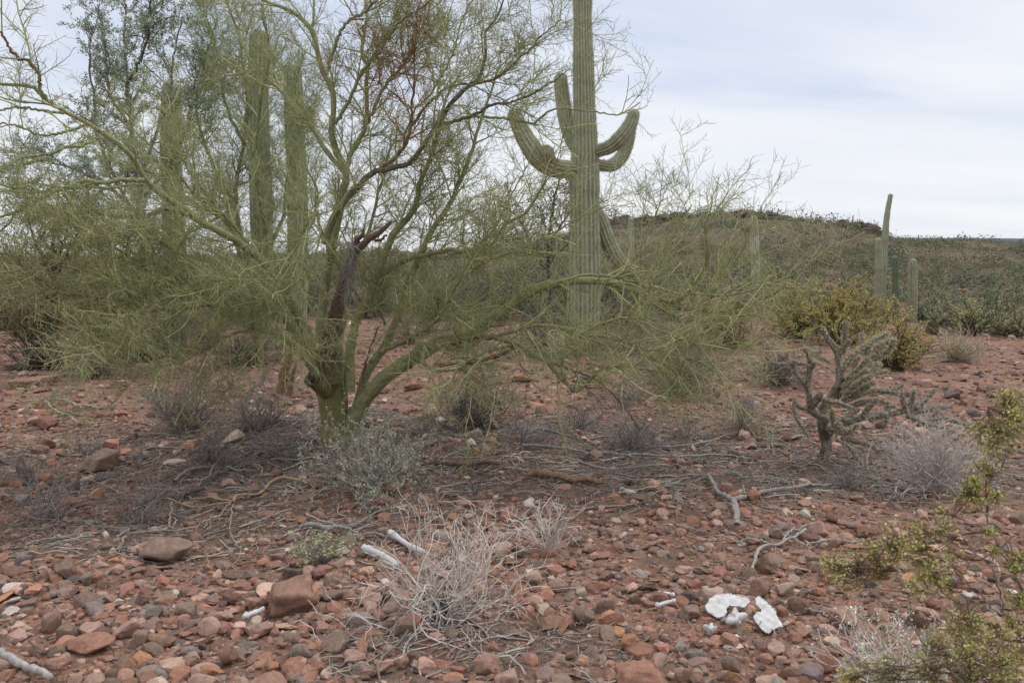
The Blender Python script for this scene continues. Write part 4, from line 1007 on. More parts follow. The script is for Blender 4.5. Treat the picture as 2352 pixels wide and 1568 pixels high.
# ------------------------------------------------------------------ shrubs
def shrub(base, height, width, n, label, col, seed, name='dry_shrub', leafcol=None, leaf=0.008, nleaf=0, d1=10, d2=12, up=0.35, stem_r=0.004, grav=0.0, tiltmax=1.25, l1=(0.35, 0.95), l2=(0.15, 0.45), tip=0.001, wob=0.24, leafw=0.3, lat=None, cat='shrub', group=None, droop=0.0, lean=(0, 0, 0), darkbase=True):
    rng = np.random.default_rng(seed)
    root = empty(name, base, label, cat, group)
    tilt = rng.uniform(0, 1, n)**0.75*tiltmax; az = rng.uniform(0, 2*math.pi, n)
    d = np.stack([np.sin(tilt)*np.cos(az), np.sin(tilt)*np.sin(az), np.cos(tilt)], 1) + np.array(lean)
    d /= np.linalg.norm(d, axis=1, keepdims=True)
    ln = height*np.cos(tilt)+width*0.5*np.sin(tilt); ln = ln*rng.uniform(0.55, 1.05, n)*0.9
    K = 9; pp = np.zeros((n, K, 3))
    pp[:, 0] = np.array(base)+np.stack([rng.normal(0, width*0.04, n), rng.normal(0, width*0.04, n), np.full(n, -0.01)], 1)
    for k in range(1, K):
        d = d + wob*rng.normal(size=(n, 3)); d[:, 2] += 0.04*up - droop; d /= np.linalg.norm(d, axis=1, keepdims=True)
        pp[:, k] = pp[:, k-1]+d*(ln/(K-1))[:, None]
    gz = H(pp[..., 0], pp[..., 1])+0.004; pp[:, 1:, 2] = np.maximum(pp[:, 1:, 2], gz[:, 1:])
    rr = np.linspace(stem_r, tip*1.6, K)[None]*rng.uniform(0.7, 1.3, (n, 1))
    mb = MB(); cs = jit(rng, np.array(col)*0.8, n)
    mb.tubes(pp, rr, 4, cs)
    C1, R1, _ = spawn(rng, pp, rr, d1, 0.12, 1, l1[0]*(height+width*0.25)*0.7, l1[1]*(height+width*0.25)*0.7, 0.7, 7, up=up*0.3, wob=wob, rmax=stem_r*0.6, rtip=tip*1.2, gravity=grav)
    C2, R2, _ = spawn(rng, C1, R1, d2, 0.15, 1, l2[0]*(height+width*0.25)*0.7, l2[1]*(height+width*0.25)*0.7, 0.75, 5, up=up*0.3, wob=wob, rmax=stem_r*0.4, rtip=tip, gravity=grav)
    for Cx in (C1, C2):
        if len(Cx): Cx[..., 2] = np.maximum(Cx[..., 2], H(Cx[..., 0], Cx[..., 1])+0.003)
    mb.tubes(C1, R1, 3, jit(rng, col, len(C1))); mb.tubes(C2, R2, 3, jit(rng, np.array(col)*1.1, len(C2)))
    mb.build('stems', M_DRY, root)
    if nleaf:
        lf = MB()
        for Cx, m in ((C1, 0.35), (C2, 1.0)):
            if not len(Cx): continue
            k = int(nleaf*m)
            if k < 1: continue
            idx = rng.integers(1, Cx.shape[1], size=(len(Cx), k))
            pt = np.take_along_axis(Cx, idx[:, :, None], axis=1).reshape(-1, 3)+rng.normal(size=(len(Cx)*k, 3))*leaf*0.5
            keep = rng.random(len(pt)) < 0.8
            pt = pt[keep]
            lf.leaves(pt, rng.normal(size=pt.shape)+np.array([0, 0, 0.6]), leaf*(0.7+0.7*rng.random(len(pt))), leaf*leafw, jit(rng, leafcol, len(pt), 0.07, 0.22), rng)
        if lf.n: lf.build('leaves', M_LEAF, root)
    return root
PALE = (0.56, 0.50, 0.44); GREY = (0.29, 0.255, 0.225); DARKG = (0.15, 0.13, 0.115)
SAGE = (0.23, 0.26, 0.165); OLIVE = (0.13, 0.13, 0.045)
shrub(Gp(1015, 1422), 0.27, 1.55, 40, 'sprawling dead white shrub with bare crooked twigs, beside the long bones', PALE, 51, d1=9, d2=11, stem_r=0.0036, tip=0.0011, tiltmax=1.54, droop=0.02, wob=0.3, lean=(0.25, 0, 0))
shrub(Gp(1010, 1416), 0.13, 0.22, 90, 'short dark tuft of old stems in the heart of the dead white shrub', DARKG, 151, name='stem_tuft', d1=6, d2=0, tip=0.001, tiltmax=1.0)
shrub(Gp(1262, 1275), 0.36, 0.42, 26, 'small upright pale dry shrub near the rotted bark log', PALE, 52, d1=8, d2=10, stem_r=0.0032, tip=0.0013, tiltmax=0.8)
shrub(Gp(845, 1125), 0.5, 1.1, 40, 'leafy grey-green shrub in front of the palo verde trunk', GREY, 53, leafcol=(0.36, 0.39, 0.25), leaf=0.011, nleaf=20, d1=9, d2=9, stem_r=0.004, tip=0.0012, tiltmax=1.3, leafw=0.4)
shrub(Gp(880, 1062), 0.42, 0.3, 10, 'tall leafy sprig at the foot of the lowest limb', GREY, 54, leafcol=(0.38, 0.41, 0.27), leaf=0.012, nleaf=16, d1=9, d2=8, tiltmax=0.5, leafw=0.4)
shrub(Gp(435, 988), 0.52, 1.15, 85, 'round dark-stemmed dry bush at the edge of the litter', (0.19, 0.16, 0.14), 55, d1=9, d2=9, stem_r=0.004, tip=0.0012, tiltmax=1.3)
shrub(Gp(600, 985), 0.40, 1.1, 70, 'low brown-grey tangle of dry stems beside the palo verde trunk', (0.24, 0.20, 0.175), 56, d1=8, d2=9, tiltmax=1.35)
shrub(Gp(2130, 1128), 0.5, 0.9, 90, 'dense pale-grey dry shrub behind the creosote stem', (0.47, 0.41, 0.365), 57, d1=11, d2=12, stem_r=0.0035, tip=0.0012, tiltmax=1.2)
shrub(Gp(1705, 1000), 0.5, 0.6, 46, 'tufted dry shrub with red-brown stem base under the drooping branches', (0.32, 0.27, 0.23), 58, d1=9, d2=10, stem_r=0.004, tip=0.0013, tiltmax=0.75)
shrub(Gp(745, 1292), 0.17, 0.42, 40, 'small bright leafy herb beside the grey fallen log', GREY, 59, name='desert_herb', leafcol=(0.36, 0.41, 0.2), leaf=0.012, nleaf=14, d1=9, d2=9, tiltmax=1.3, cat='plant', leafw=0.42)
shrub(Gp(195, 1045), 0.2, 0.5, 26, 'sparse grey-green herb behind the split boulder', GREY, 60, name='desert_herb', leafcol=(0.38, 0.42, 0.28), leaf=0.016, nleaf=5, d1=8, d2=8, tiltmax=1.2, cat='plant', leafw=0.4)
shrub(Gp(230, 868), 0.55, 0.7, 60, 'upright yellow-green shrub beside the dead brush heap', (0.2, 0.17, 0.14), 61, leafcol=(0.33, 0.35, 0.17), leaf=0.02, nleaf=5, d1=8, d2=8, tiltmax=0.75, stem_r=0.006, tip=0.0018)
shrub(Gp(2060, 1600), 0.24, 0.75, 60, 'pale silvery herb at the bottom frame edge under the creosote', PALE, 62, name='desert_herb', leafcol=(0.48, 0.50, 0.37), leaf=0.010, nleaf=7, d1=9, d2=9, tiltmax=1.2, cat='plant', leafw=0.4)
shrub(Gp(1455, 1035), 0.3, 0.7, 70, 'fan of bare grey twigs hanging to the litter below the drooping limb', (0.27, 0.24, 0.22), 63, d1=9, d2=10, tiltmax=1.2)
shrub(Gp(1090, 985), 0.4, 1.1, 90, 'dark dry bush in the shade behind the lowest limb', (0.12, 0.105, 0.095), 64, d1=8, d2=9, tiltmax=1.3, stem_r=0.005, tip=0.0014)
shrub(Gp(1560, 905), 0.7, 1.6, 90, 'wide grey thicket of dry stems beyond the drooping right branches', (0.29, 0.245, 0.215), 65, d1=6, d2=7, stem_r=0.006, tip=0.002, tiltmax=1.2)
shrub(Gp(1790, 885), 0.55, 0.9, 90, 'grey dry bush just behind the cholla tips', (0.19, 0.16, 0.14), 66, d1=6, d2=7, stem_r=0.006, tip=0.002, tiltmax=1.2)
shrub(Gp(2200, 830), 0.4, 1.3, 120, 'low straw-coloured bush on the open slope near the barrel cactus', (0.46, 0.39, 0.28), 67, d1=6, d2=6, stem_r=0.005, tip=0.002, tiltmax=1.3)
shrub(Gp(1950, 1125), 0.22, 0.5, 34, 'thin dry weeds at the cholla foot near the fallen joint', (0.26, 0.23, 0.2), 68, d1=8, d2=8, tiltmax=1.2)
shrub(Gp(1090, 1145), 0.3, 0.18, 7, 'single dark bare sapling stem standing in the litter', DARKG, 69, name='dead_sapling', d1=7, d2=7, tiltmax=0.35)
shrub(Gp(480, 1060), 0.2, 0.5, 34, 'low dark weed tangle in the litter below the round dry bush', DARKG, 70, d1=8, d2=8, tiltmax=1.3)
for u_, v_, w_, sd_, lb_ in ((980, 1010, 1.0, 90, 'grey twig tangle lying under the lowest limb near the trunk'), (1200, 1020, 1.2, 91, 'grey twig tangle lying below the middle of the lowest limb'),
        (1330, 985, 1.0, 92, 'grey twig tangle below the fork of the drooping limb'), (1580, 1010, 0.9, 93, 'grey twig tangle between the tufted shrub and the drooping limb tips'), (640, 1050, 1.0, 94, 'grey twig tangle on the litter at the trunk foot'),
        (110, 1195, 1.0, 97, 'flat mat of grey twigs on bare soil near the frame side'), (320, 1205, 0.9, 98, 'flat mat of grey twigs behind the buried brown boulder'), (60, 1110, 0.8, 99, 'thin grey twig mat on the gravel beyond the bare soil'),
        (520, 1075, 0.9, 100, 'grey twig tangle between the round dry bush and the tan branch'), (1130, 930, 1.2, 95, 'brown-grey weeds behind the lowest limb'), (1430, 930, 1.2, 96, 'brown-grey weeds in the shade of the drooping twigs')):
    shrub(Gp(u_, v_), 0.24, w_, 40, lb_, (0.25, 0.215, 0.19), sd_, name='twig_tangle', d1=7, d2=8, tiltmax=1.52, droop=0.02, wob=0.3, cat='dead twigs', stem_r=0.0036, tip=0.0012)
for u_, v_, h_, w_, sd_, lc_, lb_ in ((1345, 800, 0.95, 1.6, 110, (0.26, 0.28, 0.15), 'green-grey bush hiding the foot of the tall saguaro'), (1240, 810, 0.8, 1.5, 111, (0.24, 0.25, 0.14), 'grey-green bush beside the foot of the tall saguaro'),
        (1450, 815, 0.8, 1.5, 112, (0.26, 0.27, 0.16), 'grey-green bush behind the forks of the low right limb'), (1080, 800, 0.8, 1.5, 113, (0.22, 0.23, 0.13), 'grey-green bush showing above the bend of the low limb'),
        (940, 790, 0.75, 1.4, 114, (0.22, 0.22, 0.13), 'dull bush seen between the upright green limbs'), (480, 810, 0.8, 1.6, 115, (0.22, 0.23, 0.13), 'dull green bush behind the low left limbs'),
        (380, 800, 0.8, 1.4, 116, (0.22, 0.22, 0.12), 'dull green bush behind the black dead branches'), (620, 800, 0.75, 1.3, 117, (0.23, 0.24, 0.14), 'dull green bush just beyond the rotten stump'), (1560, 830, 0.7, 1.5, 118, (0.27, 0.26, 0.15), 'olive-grey bush behind the drooping limb tips')):
    shrub(Gp(u_, v_), h_, w_, 46, lb_, (0.2, 0.17, 0.145), sd_, name='desert_bush', leafcol=lc_, leaf=0.022, nleaf=9, d1=5, d2=6, tiltmax=1.25, stem_r=0.007, tip=0.002, group='low bushes just behind the wide palo verde')
# dead brush heap on the left
for u, v, a, sd, lb in ((90, 850, 1.6, 71, 'heap of dark dead brush under the frame-side bush'), (330, 830, 1.7, 72, 'low spreading heap of black dead branches behind the gravel'), (560, 840, 1.5, 73, 'grey brush heap behind the palo verde trunk')):
    shrub(Gp(u, v), 0.42, a, 90, lb, (0.085, 0.075, 0.068), sd, name='brush_heap', d1=4, d2=5, stem_r=0.012, tip=0.003, tiltmax=1.52, droop=0.03)

def creosote(base, h, wd, n, label, seed, leafcol=(0.44, 0.37, 0.12), leaf=0.021, group=None, nleaf=30, d1=6, d2=7, tiltmax=0.85, col=(0.11, 0.09, 0.07), cat='shrub', name='creosote_bush'):
    return shrub(base, h, wd, n, label, col, seed, name=name, leafcol=leafcol, leaf=leaf, nleaf=nleaf, d1=d1, d2=d2, stem_r=0.012, tip=0.003, tiltmax=tiltmax, l1=(0.25, 0.5), l2=(0.1, 0.25), leafw=0.36, group=group, cat=cat)
gm = 'olive creosote bushes in the middle distance'
creosote(Gp(2055, 850), 0.95, 1.4, 60, 'yellow-olive creosote bush nearest the cholla, with bare reddish stems', 81, group=gm)
creosote(Gp(1930, 790), 0.98, 2.9, 90, 'widest yellow-olive creosote bush below the saguaro cluster', 82, group=gm, leaf=0.026)
creosote(Gp(1830, 775), 1.0, 2.4, 80, 'yellow-olive creosote bush nearest the drooping palo verde tips', 83, group=gm, leaf=0.026, leafcol=(0.42, 0.37, 0.13))
creosote(Gp(1660, 800), 0.9, 1.8, 60, 'low brownish creosote half hidden by palo verde twigs', 84, group=gm, leaf=0.024, leafcol=(0.33, 0.25, 0.10))
creosote(Gp(95, 800), 1.5, 1.8, 60, 'brownish creosote bush behind the heap of dark brush', 85, group=gm, leaf=0.022, leafcol=(0.25, 0.20, 0.08))
creosote(Gp(230, 800), 1.2, 1.4, 50, 'thin creosote bush behind the black dead branches', 86, group=gm, leaf=0.022, leafcol=(0.24, 0.21, 0.085))
GB = (0.105, 0.125, 0.07)
mid = [(2230, 770, 1.5, 3.0, (0.14, 0.155, 0.07), 'yellow-green bush right behind the straw-coloured bush'),
       (2330, 775, 1.2, 2.2, (0.12, 0.14, 0.07), 'green bush at the frame side beyond the open slope'),
       (2175, 750, 1.3, 2.2, (0.09, 0.12, 0.08), 'grey-green bush right behind the barrel cactus'),
       (2290, 735, 1.6, 3.4, (0.085, 0.115, 0.065), 'broad dark green bush at the foot of the slope beyond the barrel cactus'),
       (2120, 735, 1.5, 2.6, (0.085, 0.115, 0.07), 'green bush at the foot of the stout saguaro'),
       (1990, 720, 1.8, 3.4, (0.10, 0.12, 0.065), 'tall green bush at the foot of the saguaro cluster'),
       (1850, 715, 1.6, 3.2, (0.11, 0.125, 0.075), 'grey-green bush below the slender hillside saguaro'),
       (1700, 730, 1.6, 3.4, (0.10, 0.12, 0.08), 'grey-green bush beyond the reddish palo verde tips'),
       (1560, 740, 1.8, 3.4, (0.095, 0.115, 0.075), 'grey-green bush beyond the saguaro, seen through thin twigs'),
       (1430, 745, 1.9, 3.0, (0.09, 0.115, 0.07), 'dense bush at the foot of the tall saguaro'),
       (1290, 745, 1.9, 3.0, (0.085, 0.11, 0.065), 'dense dark bush in front of the feathery tree'),
       (1150, 735, 1.7, 3.2, (0.085, 0.105, 0.06), 'dark bush beyond the limbs right of the trunk'),
       (1000, 735, 1.7, 3.0, (0.085, 0.105, 0.06), 'dark bush beyond the pale hanging limbs'),
       (850, 730, 1.7, 3.2, (0.09, 0.105, 0.06), 'dark bush straight behind the dead limb'),
       (520, 745, 1.8, 3.0, (0.085, 0.10, 0.06), 'dark bush at the foot of the two middle saguaros'),
       (420, 760, 1.6, 2.8, (0.085, 0.10, 0.06), 'dark bush at the foot of the ironwood'),
       (300, 740, 1.8, 3.0, (0.08, 0.10, 0.055), 'dark bush behind the thin creosote'),
       (700, 720, 1.9, 3.2, (0.085, 0.105, 0.06), 'dark bush just behind the pale hanging twigs'),
       (930, 715, 1.9, 3.4, (0.095, 0.11, 0.07), 'grey bush in the gap under the second limb'),
       (1080, 715, 2.0, 3.4, (0.09, 0.105, 0.065), 'grey bush in the gap under the long right limb'),
       (200, 735, 1.9, 3.2, (0.085, 0.10, 0.06), 'dark bush between the hackberry and the ironwood foot'),
       (610, 735, 1.9, 3.0, (0.09, 0.11, 0.065), 'dark bush between the middle saguaros and the trunk'),
       (1220, 725, 2.1, 3.4, (0.085, 0.105, 0.065), 'dense bush touching the feathery tree'),
       (20, 760, 1.9, 3.0, (0.09, 0.10, 0.06), 'brown-green bush at the outer frame side behind the hackberry')]
for i, (u, v, h, wd, c, l) in enumerate(mid):
    creosote(Gp(u, v), h*(0.52 if u > 1500 else 1.15), wd*0.9, 50, l, 200+i, leafcol=np.array(c)*np.array((2.7, 2.5, 2.35)), leaf=0.026, nleaf=26, d1=4.5, d2=6.0, tiltmax=1.2, name='desert_bush', group='rounded bushes at the foot of the slope', col=(0.1, 0.085, 0.07))

def shrubland():
    rng = np.random.default_rng(90); b = MB()
    def belt(n, ya, yb, pw, m, lf):
     y = ya*(yb/ya)**(rng.random(n)**pw); x = rng.uniform(-1, 1, n)*(0.75*y+4)
     u = 1176+F*x/y
     keep = (rng.random(n) < np.where(u > 1250, 0.9, 0.9))
     x, y = x[keep], y[keep]; n = len(x)
     hh = np.clip(rng.lognormal(math.log(0.40), 0.45, n), 0.18, 1.3)*np.clip(y/90, 1, 2.2); ww = hh*rng.uniform(0.7, 1.1, n)
     d = rng.normal(size=(n, m, 3)); d[..., 2] = np.abs(d[..., 2]); d /= np.linalg.norm(d, axis=2, keepdims=True)
     r = rng.uniform(0.45, 1.0, (n, m))**0.6*(1+0.18*rng.normal(size=(n, m)))
     p = d*r[..., None]*np.stack([ww, ww, hh], 1)[:, None]
     p += np.stack([x, y, H(x, y)-0.05], 1)[:, None]
     base = np.array([(0.155, 0.165, 0.092), (0.205, 0.19, 0.105), (0.14, 0.155, 0.105), (0.24, 0.20, 0.13), (0.10, 0.11, 0.068)])[rng.choice(5, n, p=[.35, .25, .2, .1, .1])]
     base = base*(1+0.15*rng.normal(size=(n, 1)))
     cc = np.repeat(base, m, axis=0)*(1+0.2*rng.normal(size=(n*m, 1)))
     sz = np.repeat(hh, m)*lf
     b.leaves(p.reshape(-1, 3), (d+0.8*rng.normal(size=d.shape)).reshape(-1, 3), sz, sz*0.4, np.clip(cc, 0.01, 0.5), rng)
    belt(3600, 30, 72, 0.8, 190, 0.12)
    belt(14500, 72, 400, 0.75, 60, 0.2)
    tag(b.build('scrub', M_SHRUB, smooth=False), 'grey-green desert scrub dotting the plain and mesa slope', 'scrub', kind='stuff')
shrubland()

# ------------------------------------------------------------------ rim cliffs of the mesa
def rim(u0, u1, n, label, hmax):
    rng = np.random.default_rng(int(u0)); b = MB()
    mid = P((u0+u1)/2, 500, 134.0); root = None
    V0, T0 = I2
    for i in range(n):
        u = u0+(u1-u0)*(i+rng.random())/n; Yd = rng.uniform(120, 138); x = P(u, 500, Yd)[0]
        s = rng.uniform(0.4, 1.1)
        V = rockify(V0, rng, 10, 16, 0.05)*np.array([s*1.3, s, s*hmax*rng.uniform(0.5, 1.0)])
        b.add(V+np.array([x, Yd, float(H(x, Yd))+0.1]), None, T0, np.array((0.075, 0.055, 0.045))*(1+0.15*rng.normal()))
    tag(b.build('rock_outcrop', M_GRAVEL), label, 'rock outcrop')
rim(1395, 1570, 150, 'long dark rock band under the mesa rim near the tall saguaro', 0.9)
rim(1700, 1830, 90, 'dark broken rim rock at the highest end of the mesa', 0.8)
rim(1930, 2015, 50, 'small dark cliff where the mesa rim steps down', 0.9)

# ------------------------------------------------------------------ foreground creosote with traced stems
def front_creosote():
    rng = np.random.default_rng(61)
    q = lambda p: [(1834.6+.4604*x, 846.7+.4604*y) for x, y in p]
    Y = 2.35
    bx = P(2480, 1568, Y); base = np.array([bx[0], Y, float(H(bx[0], Y))])
    root = empty('creosote_bush', base, 'nearest creosote bush with thin grey jointed stems and tiny olive leaves', 'shrub')
    S = [([(1240, 1800), (1180, 1350), (1118, 1110), (1060, 990), (990, 870), (945, 760), (945, 650), (990, 560), (1030, 440), (1080, 300), (1110, 220), (1112, 90)], 0, 0.15, 20, 5),
         ([(1240, 1800), (1190, 1450), (1124, 1330), (1040, 1260), (1000, 1100), (960, 990), (860, 900), (800, 810), (765, 745)], 0, -0.1, 14, 4),
         ([(800, 805), (850, 720), (900, 690), (945, 645)], -0.08, 0.0, 4, 2.5), ([(800, 832), (740, 830), (685, 822)], -0.08, -0.15, 5, 3),
         ([(1040, 1240), (960, 1190), (890, 1100), (790, 1062), (700, 1050)], -0.03, -0.15, 9, 3), ([(940, 1180), (860, 1150), (770, 1152)], -0.06, -0.15, 5, 3),
         ([(1240, 1900), (900, 1640), (740, 1490), (640, 1390), (560, 1280), (440, 1180), (360, 1110), (335, 1000)], -0.1, -0.25, 14, 4),
         ([(560, 1280), (550, 1150), (500, 1020), (470, 940), (430, 860)], -0.2, -0.15, 6, 3), ([(360, 1110), (260, 1050), (150, 1000), (100, 975)], -0.24, -0.3, 4, 2.5),
         ([(1140, 1115), (980, 1075), (880, 1062)], 0.0, 0.05, 7, 3), ([(1030, 430), (960, 400), (900, 360), (850, 340)], 0.1, 0.2, 5, 2.5), ([(1080, 300), (1000, 230), (940, 190)], 0.12, 0.0, 4, 2.5),
         ([(1240, 1700), (1150, 1450), (1090, 1300), (1100, 1150), (1090, 960)], 0.1, 0.2, 8, 3), ([(1030, 440), (1080, 410), (1124, 430)], .1, .1, 4, 3),
         ([(1240, 1950), (1000, 1650), (950, 1500), (930, 1380), (850, 1270)], 0.0, -0.1, 8, 3), ([(900, 1640), (800, 1500), (720, 1380), (700, 1300)], -0.1, -0.1, 7, 3), ([(900, 1640), (650, 1520), (500, 1480), (250, 1530)], -0.15, -0.2, 6, 3),
         ([(1000, 900), (1050, 850), (1110, 800)], 0.0, -0.1, 5, 3), ([(985, 860), (970, 960), (975, 1050)], 0.0, 0.0, 4, 3), ([(945, 650), (880, 620), (820, 600)], 0, .1, 4, 2.5), ([(1240, 1800), (1120, 1600), (1050, 1480), (1080, 1400)], 0, .1, 8, 3)]
    # leafy sprays: (centre in the same traced frame, radius, number)
    SPR = [(1060, 160, 95, 46), (1080, 260, 80, 34), (1010, 350, 100, 44), (900, 340, 60, 20), (960, 470, 80, 26), (900, 560, 70, 26), (870, 640, 85, 40), (1000, 640, 50, 14), (690, 710, 40, 10), (720, 790, 55, 16),
           (600, 820, 80, 26), (470, 880, 110, 52), (570, 930, 90, 40), (360, 930, 70, 26), (230, 1010, 120, 50), (130, 985, 45, 16), (390, 1020, 70, 26), (650, 1030, 90, 34), (740, 960, 70, 22), (720, 1080, 60, 20), (600, 1090, 60, 18),
           (980, 810, 35, 8), (985, 900, 30, 8), (1100, 980, 60, 30), (1100, 1160, 60, 30), (860, 1290, 110, 48), (760, 1290, 70, 26), (690, 1390, 90, 36), (960, 1330, 90, 34), (1080, 1290, 60, 20), (820, 1430, 100, 36), (1000, 1470, 110, 46), (620, 1500, 110, 46), (400, 1520, 110, 40), (250, 1540, 60, 24), (1090, 1450, 70, 28), (800, 1540, 110, 40), (1000, 1560, 100, 36)]
    tw, lf = MB(), MB()
    allp = []
    for pts, y0, y1, w0, w1 in S:
        pp, rr = limb3(q(pts), Y+y0, Y+y1, w0*.46, w1*.46, 40, rng, 0.0015)
        rr = rr*(1+0.22*(np.arange(40) % 5 == 0))
        mb = MB(); cc = np.where((np.arange(40) % 5 == 0)[:, None], np.array((0.07, 0.06, 0.052)), np.array((0.20, 0.18, 0.165)))
        mb.tubes(pp[None], rr[None], 8, cc[None], cap=True); mb.build('stem', M_WOOD, root); allp.append(pp)
    allp = np.concatenate(allp)
    for sx, sy, rd, n in SPR:
        u, v = q([(sx, sy)])[0]; Yc = Y + rng.uniform(-0.18, 0.1)
        c = P(u, v, Yc); R = rd*.4604*Yc/F
        n = int(n*1.5)
        tgt = c + rng.normal(size=(n, 3))*R*np.array([0.55, 0.5, 0.55])
        dd = np.linalg.norm(allp[None]-tgt[:, None], axis=2); near = allp[np.argmin(dd, 1)]
        # a few hub points so that twigs branch instead of radiating
        hub = c + (near-c)*0.35 + rng.normal(size=(n, 3))*R*0.22
        mid = (near+hub)*0.5 + rng.normal(size=(n, 3))*R*0.12
        e = np.stack([near, mid, hub, (hub+tgt)/2+rng.normal(size=(n, 3))*R*0.08, tgt], 1)
        L = np.linalg.norm(tgt-hub, axis=1)
        k = max(3, n//8)
        tw.tubes(e[:k], np.tile(np.linspace(0.0016, 0.0007, 5), (k, 1)), 4, jit(rng, (0.13, 0.075, 0.05), k))
        e2 = np.stack([hub, (hub+tgt)/2+rng.normal(size=(n, 3))*R*0.08, tgt], 1)
        tw.tubes(e2, np.tile(np.linspace(0.0011, 0.0006, 3), (n, 1)), 3, jit(rng, (0.14, 0.085, 0.05), n))
        t = rng.random((n, 7)); pt = e2[:, 1:2]*(1-t[..., None])+e2[:, 2:3]*t[..., None]
        pt = pt.reshape(-1, 3)+rng.normal(size=(n*7, 3))*0.0045
        dv = np.repeat(tgt-hub, 7, axis=0); dv /= np.linalg.norm(dv, axis=1, keepdims=True)+1e-9
        dv = dv*0.6+rng.normal(size=dv.shape)*0.7+np.array([0, 0, 0.35])
        lf.leaves(pt, dv, 0.0085*(0.7+0.6*rng.random(len(pt))), 0.0026, jit(rng, (0.40, 0.385, 0.12), len(pt), 0.08, 0.25), rng)
    tw.build('twigs', M_DRY, root); lf.build('leaves', M_LEAF, root)
front_creosote()

# ------------------------------------------------------------------ fallen branches and litter
def fallen(label, parts, col, seed, m=None, twigs=0, cat='branch', name='fallen_branch', lift=0.032, tl=(0.06, 0.25), tcol=None):
    """parts: list of (points, width start, width end)"""
    rng = np.random.default_rng(seed)
    p0 = parts[0][0][0]; root = empty(name, Gp(*p0), label, cat)
    tw = MB(); allc, allr = [], []
    for i, (pts, w0, w1) in enumerate(parts):
        g = np.array([Gp(u, v) for u, v in pts]); pp = resample(g, 26)
        s = pp[:, 1]/F; rr = np.linspace(w0, w1, 26)*0.5*s*(1+0.07*rng.normal(size=26))
        pp[:, 2] = H(pp[:, 0], pp[:, 1])+rr*0.7+lift*(0.4+0.9*np.abs(np.sin(np.linspace(0.3, 5, 26)+i)))
        pp[1:-1] += rng.normal(size=(24, 3))*0.0035
        mb = MB(); mb.tubes(pp[None], rr[None], 9, np.array(col)*(1+0.08*rng.normal()), cap=True); mb.build('stem' if i == 0 else 'side_branch', m or M_WOOD, root)
        if twigs:
            c1, r1, _ = spawn(rng, pp[None], rr[None], twigs, 0.2, 1, tl[0], tl[1], 0.7, 6, up=-0.02, wob=0.2, rmax=0.0035, rtip=0.0012)
            c1[..., 2] = np.maximum(H(c1[..., 0], c1[..., 1])+0.006, np.minimum(c1[..., 2], H(c1[..., 0], c1[..., 1])+0.10))
            tw.tubes(c1, r1, 4, jit(rng, tcol or col, len(c1)))
            c2, r2, _ = spawn(rng, c1, r1, twigs*0.8, 0.2, 1, tl[0]*0.5, tl[1]*0.6, 0.7, 4, wob=0.2, rmax=0.002, rtip=0.001)
            c2[..., 2] = np.maximum(H(c2[..., 0], c2[..., 1])+0.005, np.minimum(c2[..., 2], H(c2[..., 0], c2[..., 1])+0.10))
            tw.tubes(c2, r2, 3, jit(rng, tcol or col, len(c2)))
            allc += [c1, c2]; allr += [r1, r2]
    if twigs and sum(len(q) for q in allc) < 60:
        for c, r in zip(allc, allr):
            for k in range(len(c)):
                tb = MB(); tb.tubes(c[k:k+1], r[k:k+1], 4, jit(rng, tcol or col, 1)); tb.build('twig', M_DRY, root)
    elif tw.n: tw.build('twigs', M_DRY, root)
WG = (0.25, 0.225, 0.205)
fallen('forked grey dead branch lying on the gravel in front of the cholla', [([(1692, 1218), (1690, 1180), (1684, 1165)], 15, 14), ([(1684, 1166), (1655, 1145), (1635, 1120), (1625, 1098)], 14, 6), ([(1686, 1162), (1720, 1148), (1770, 1139), (1830, 1135), (1880, 1122), (1950, 1118)], 13, 5)], WG, 301, twigs=5)
fallen('bleached forked stick nearest the shoulder blades', [([(1728, 1322), (1740, 1285), (1752, 1268), (1790, 1255), (1830, 1244), (1850, 1232)], 8, 7), ([(1650, 1246), (1700, 1252), (1762, 1258)], 4, 6), ([(1815, 1250), (1850, 1258), (1900, 1256), (1985, 1250)], 6, 3), ([(1800, 1250), (1830, 1225), (1870, 1215)], 5, 3)], (0.30, 0.27, 0.24), 302, twigs=2)
fallen('tan forked branch with yellowish side shoots, lying over the brown boulder', [([(690, 1112), (640, 1112), (600, 1138), (550, 1150), (535, 1165)], 7, 6), ([(535, 1165), (480, 1152), (430, 1148), (375, 1124), (340, 1134)], 5, 2), ([(532, 1166), (440, 1170), (380, 1155), (300, 1150), (240, 1120), (190, 1105)], 4.5, 1.8), ([(535, 1165), (533, 1200), (528, 1230), (552, 1270), (548, 1300), (515, 1320)], 4.5, 2), ([(530, 1170), (500, 1195), (455, 1220), (452, 1240)], 4, 2), ([(395, 1165), (392, 1195), (388, 1220)], 5, 3)], (0.34, 0.25, 0.155), 303, twigs=6, tcol=(0.33, 0.29, 0.24))
fallen('thick dark weathered log behind the tan forked branch', [([(315, 1170), (360, 1158), (420, 1148), (470, 1135)], 14, 9), ([(430, 1150), (460, 1120), (540, 1080)], 6, 3)], (0.13, 0.115, 0.105), 304, twigs=4)
fallen('pile of forked grey sticks near the leafy shrub', [([(400, 1115), (440, 1090), (495, 1075), (510, 1060)], 8, 4), ([(495, 1078), (470, 1110), (455, 1125)], 5, 3), ([(530, 1040), (570, 1052)], 7, 6), ([(580, 1068), (602, 1036)], 5, 4), ([(520, 1085), (585, 1092)], 6, 4)], (0.24, 0.215, 0.195), 305, twigs=4)
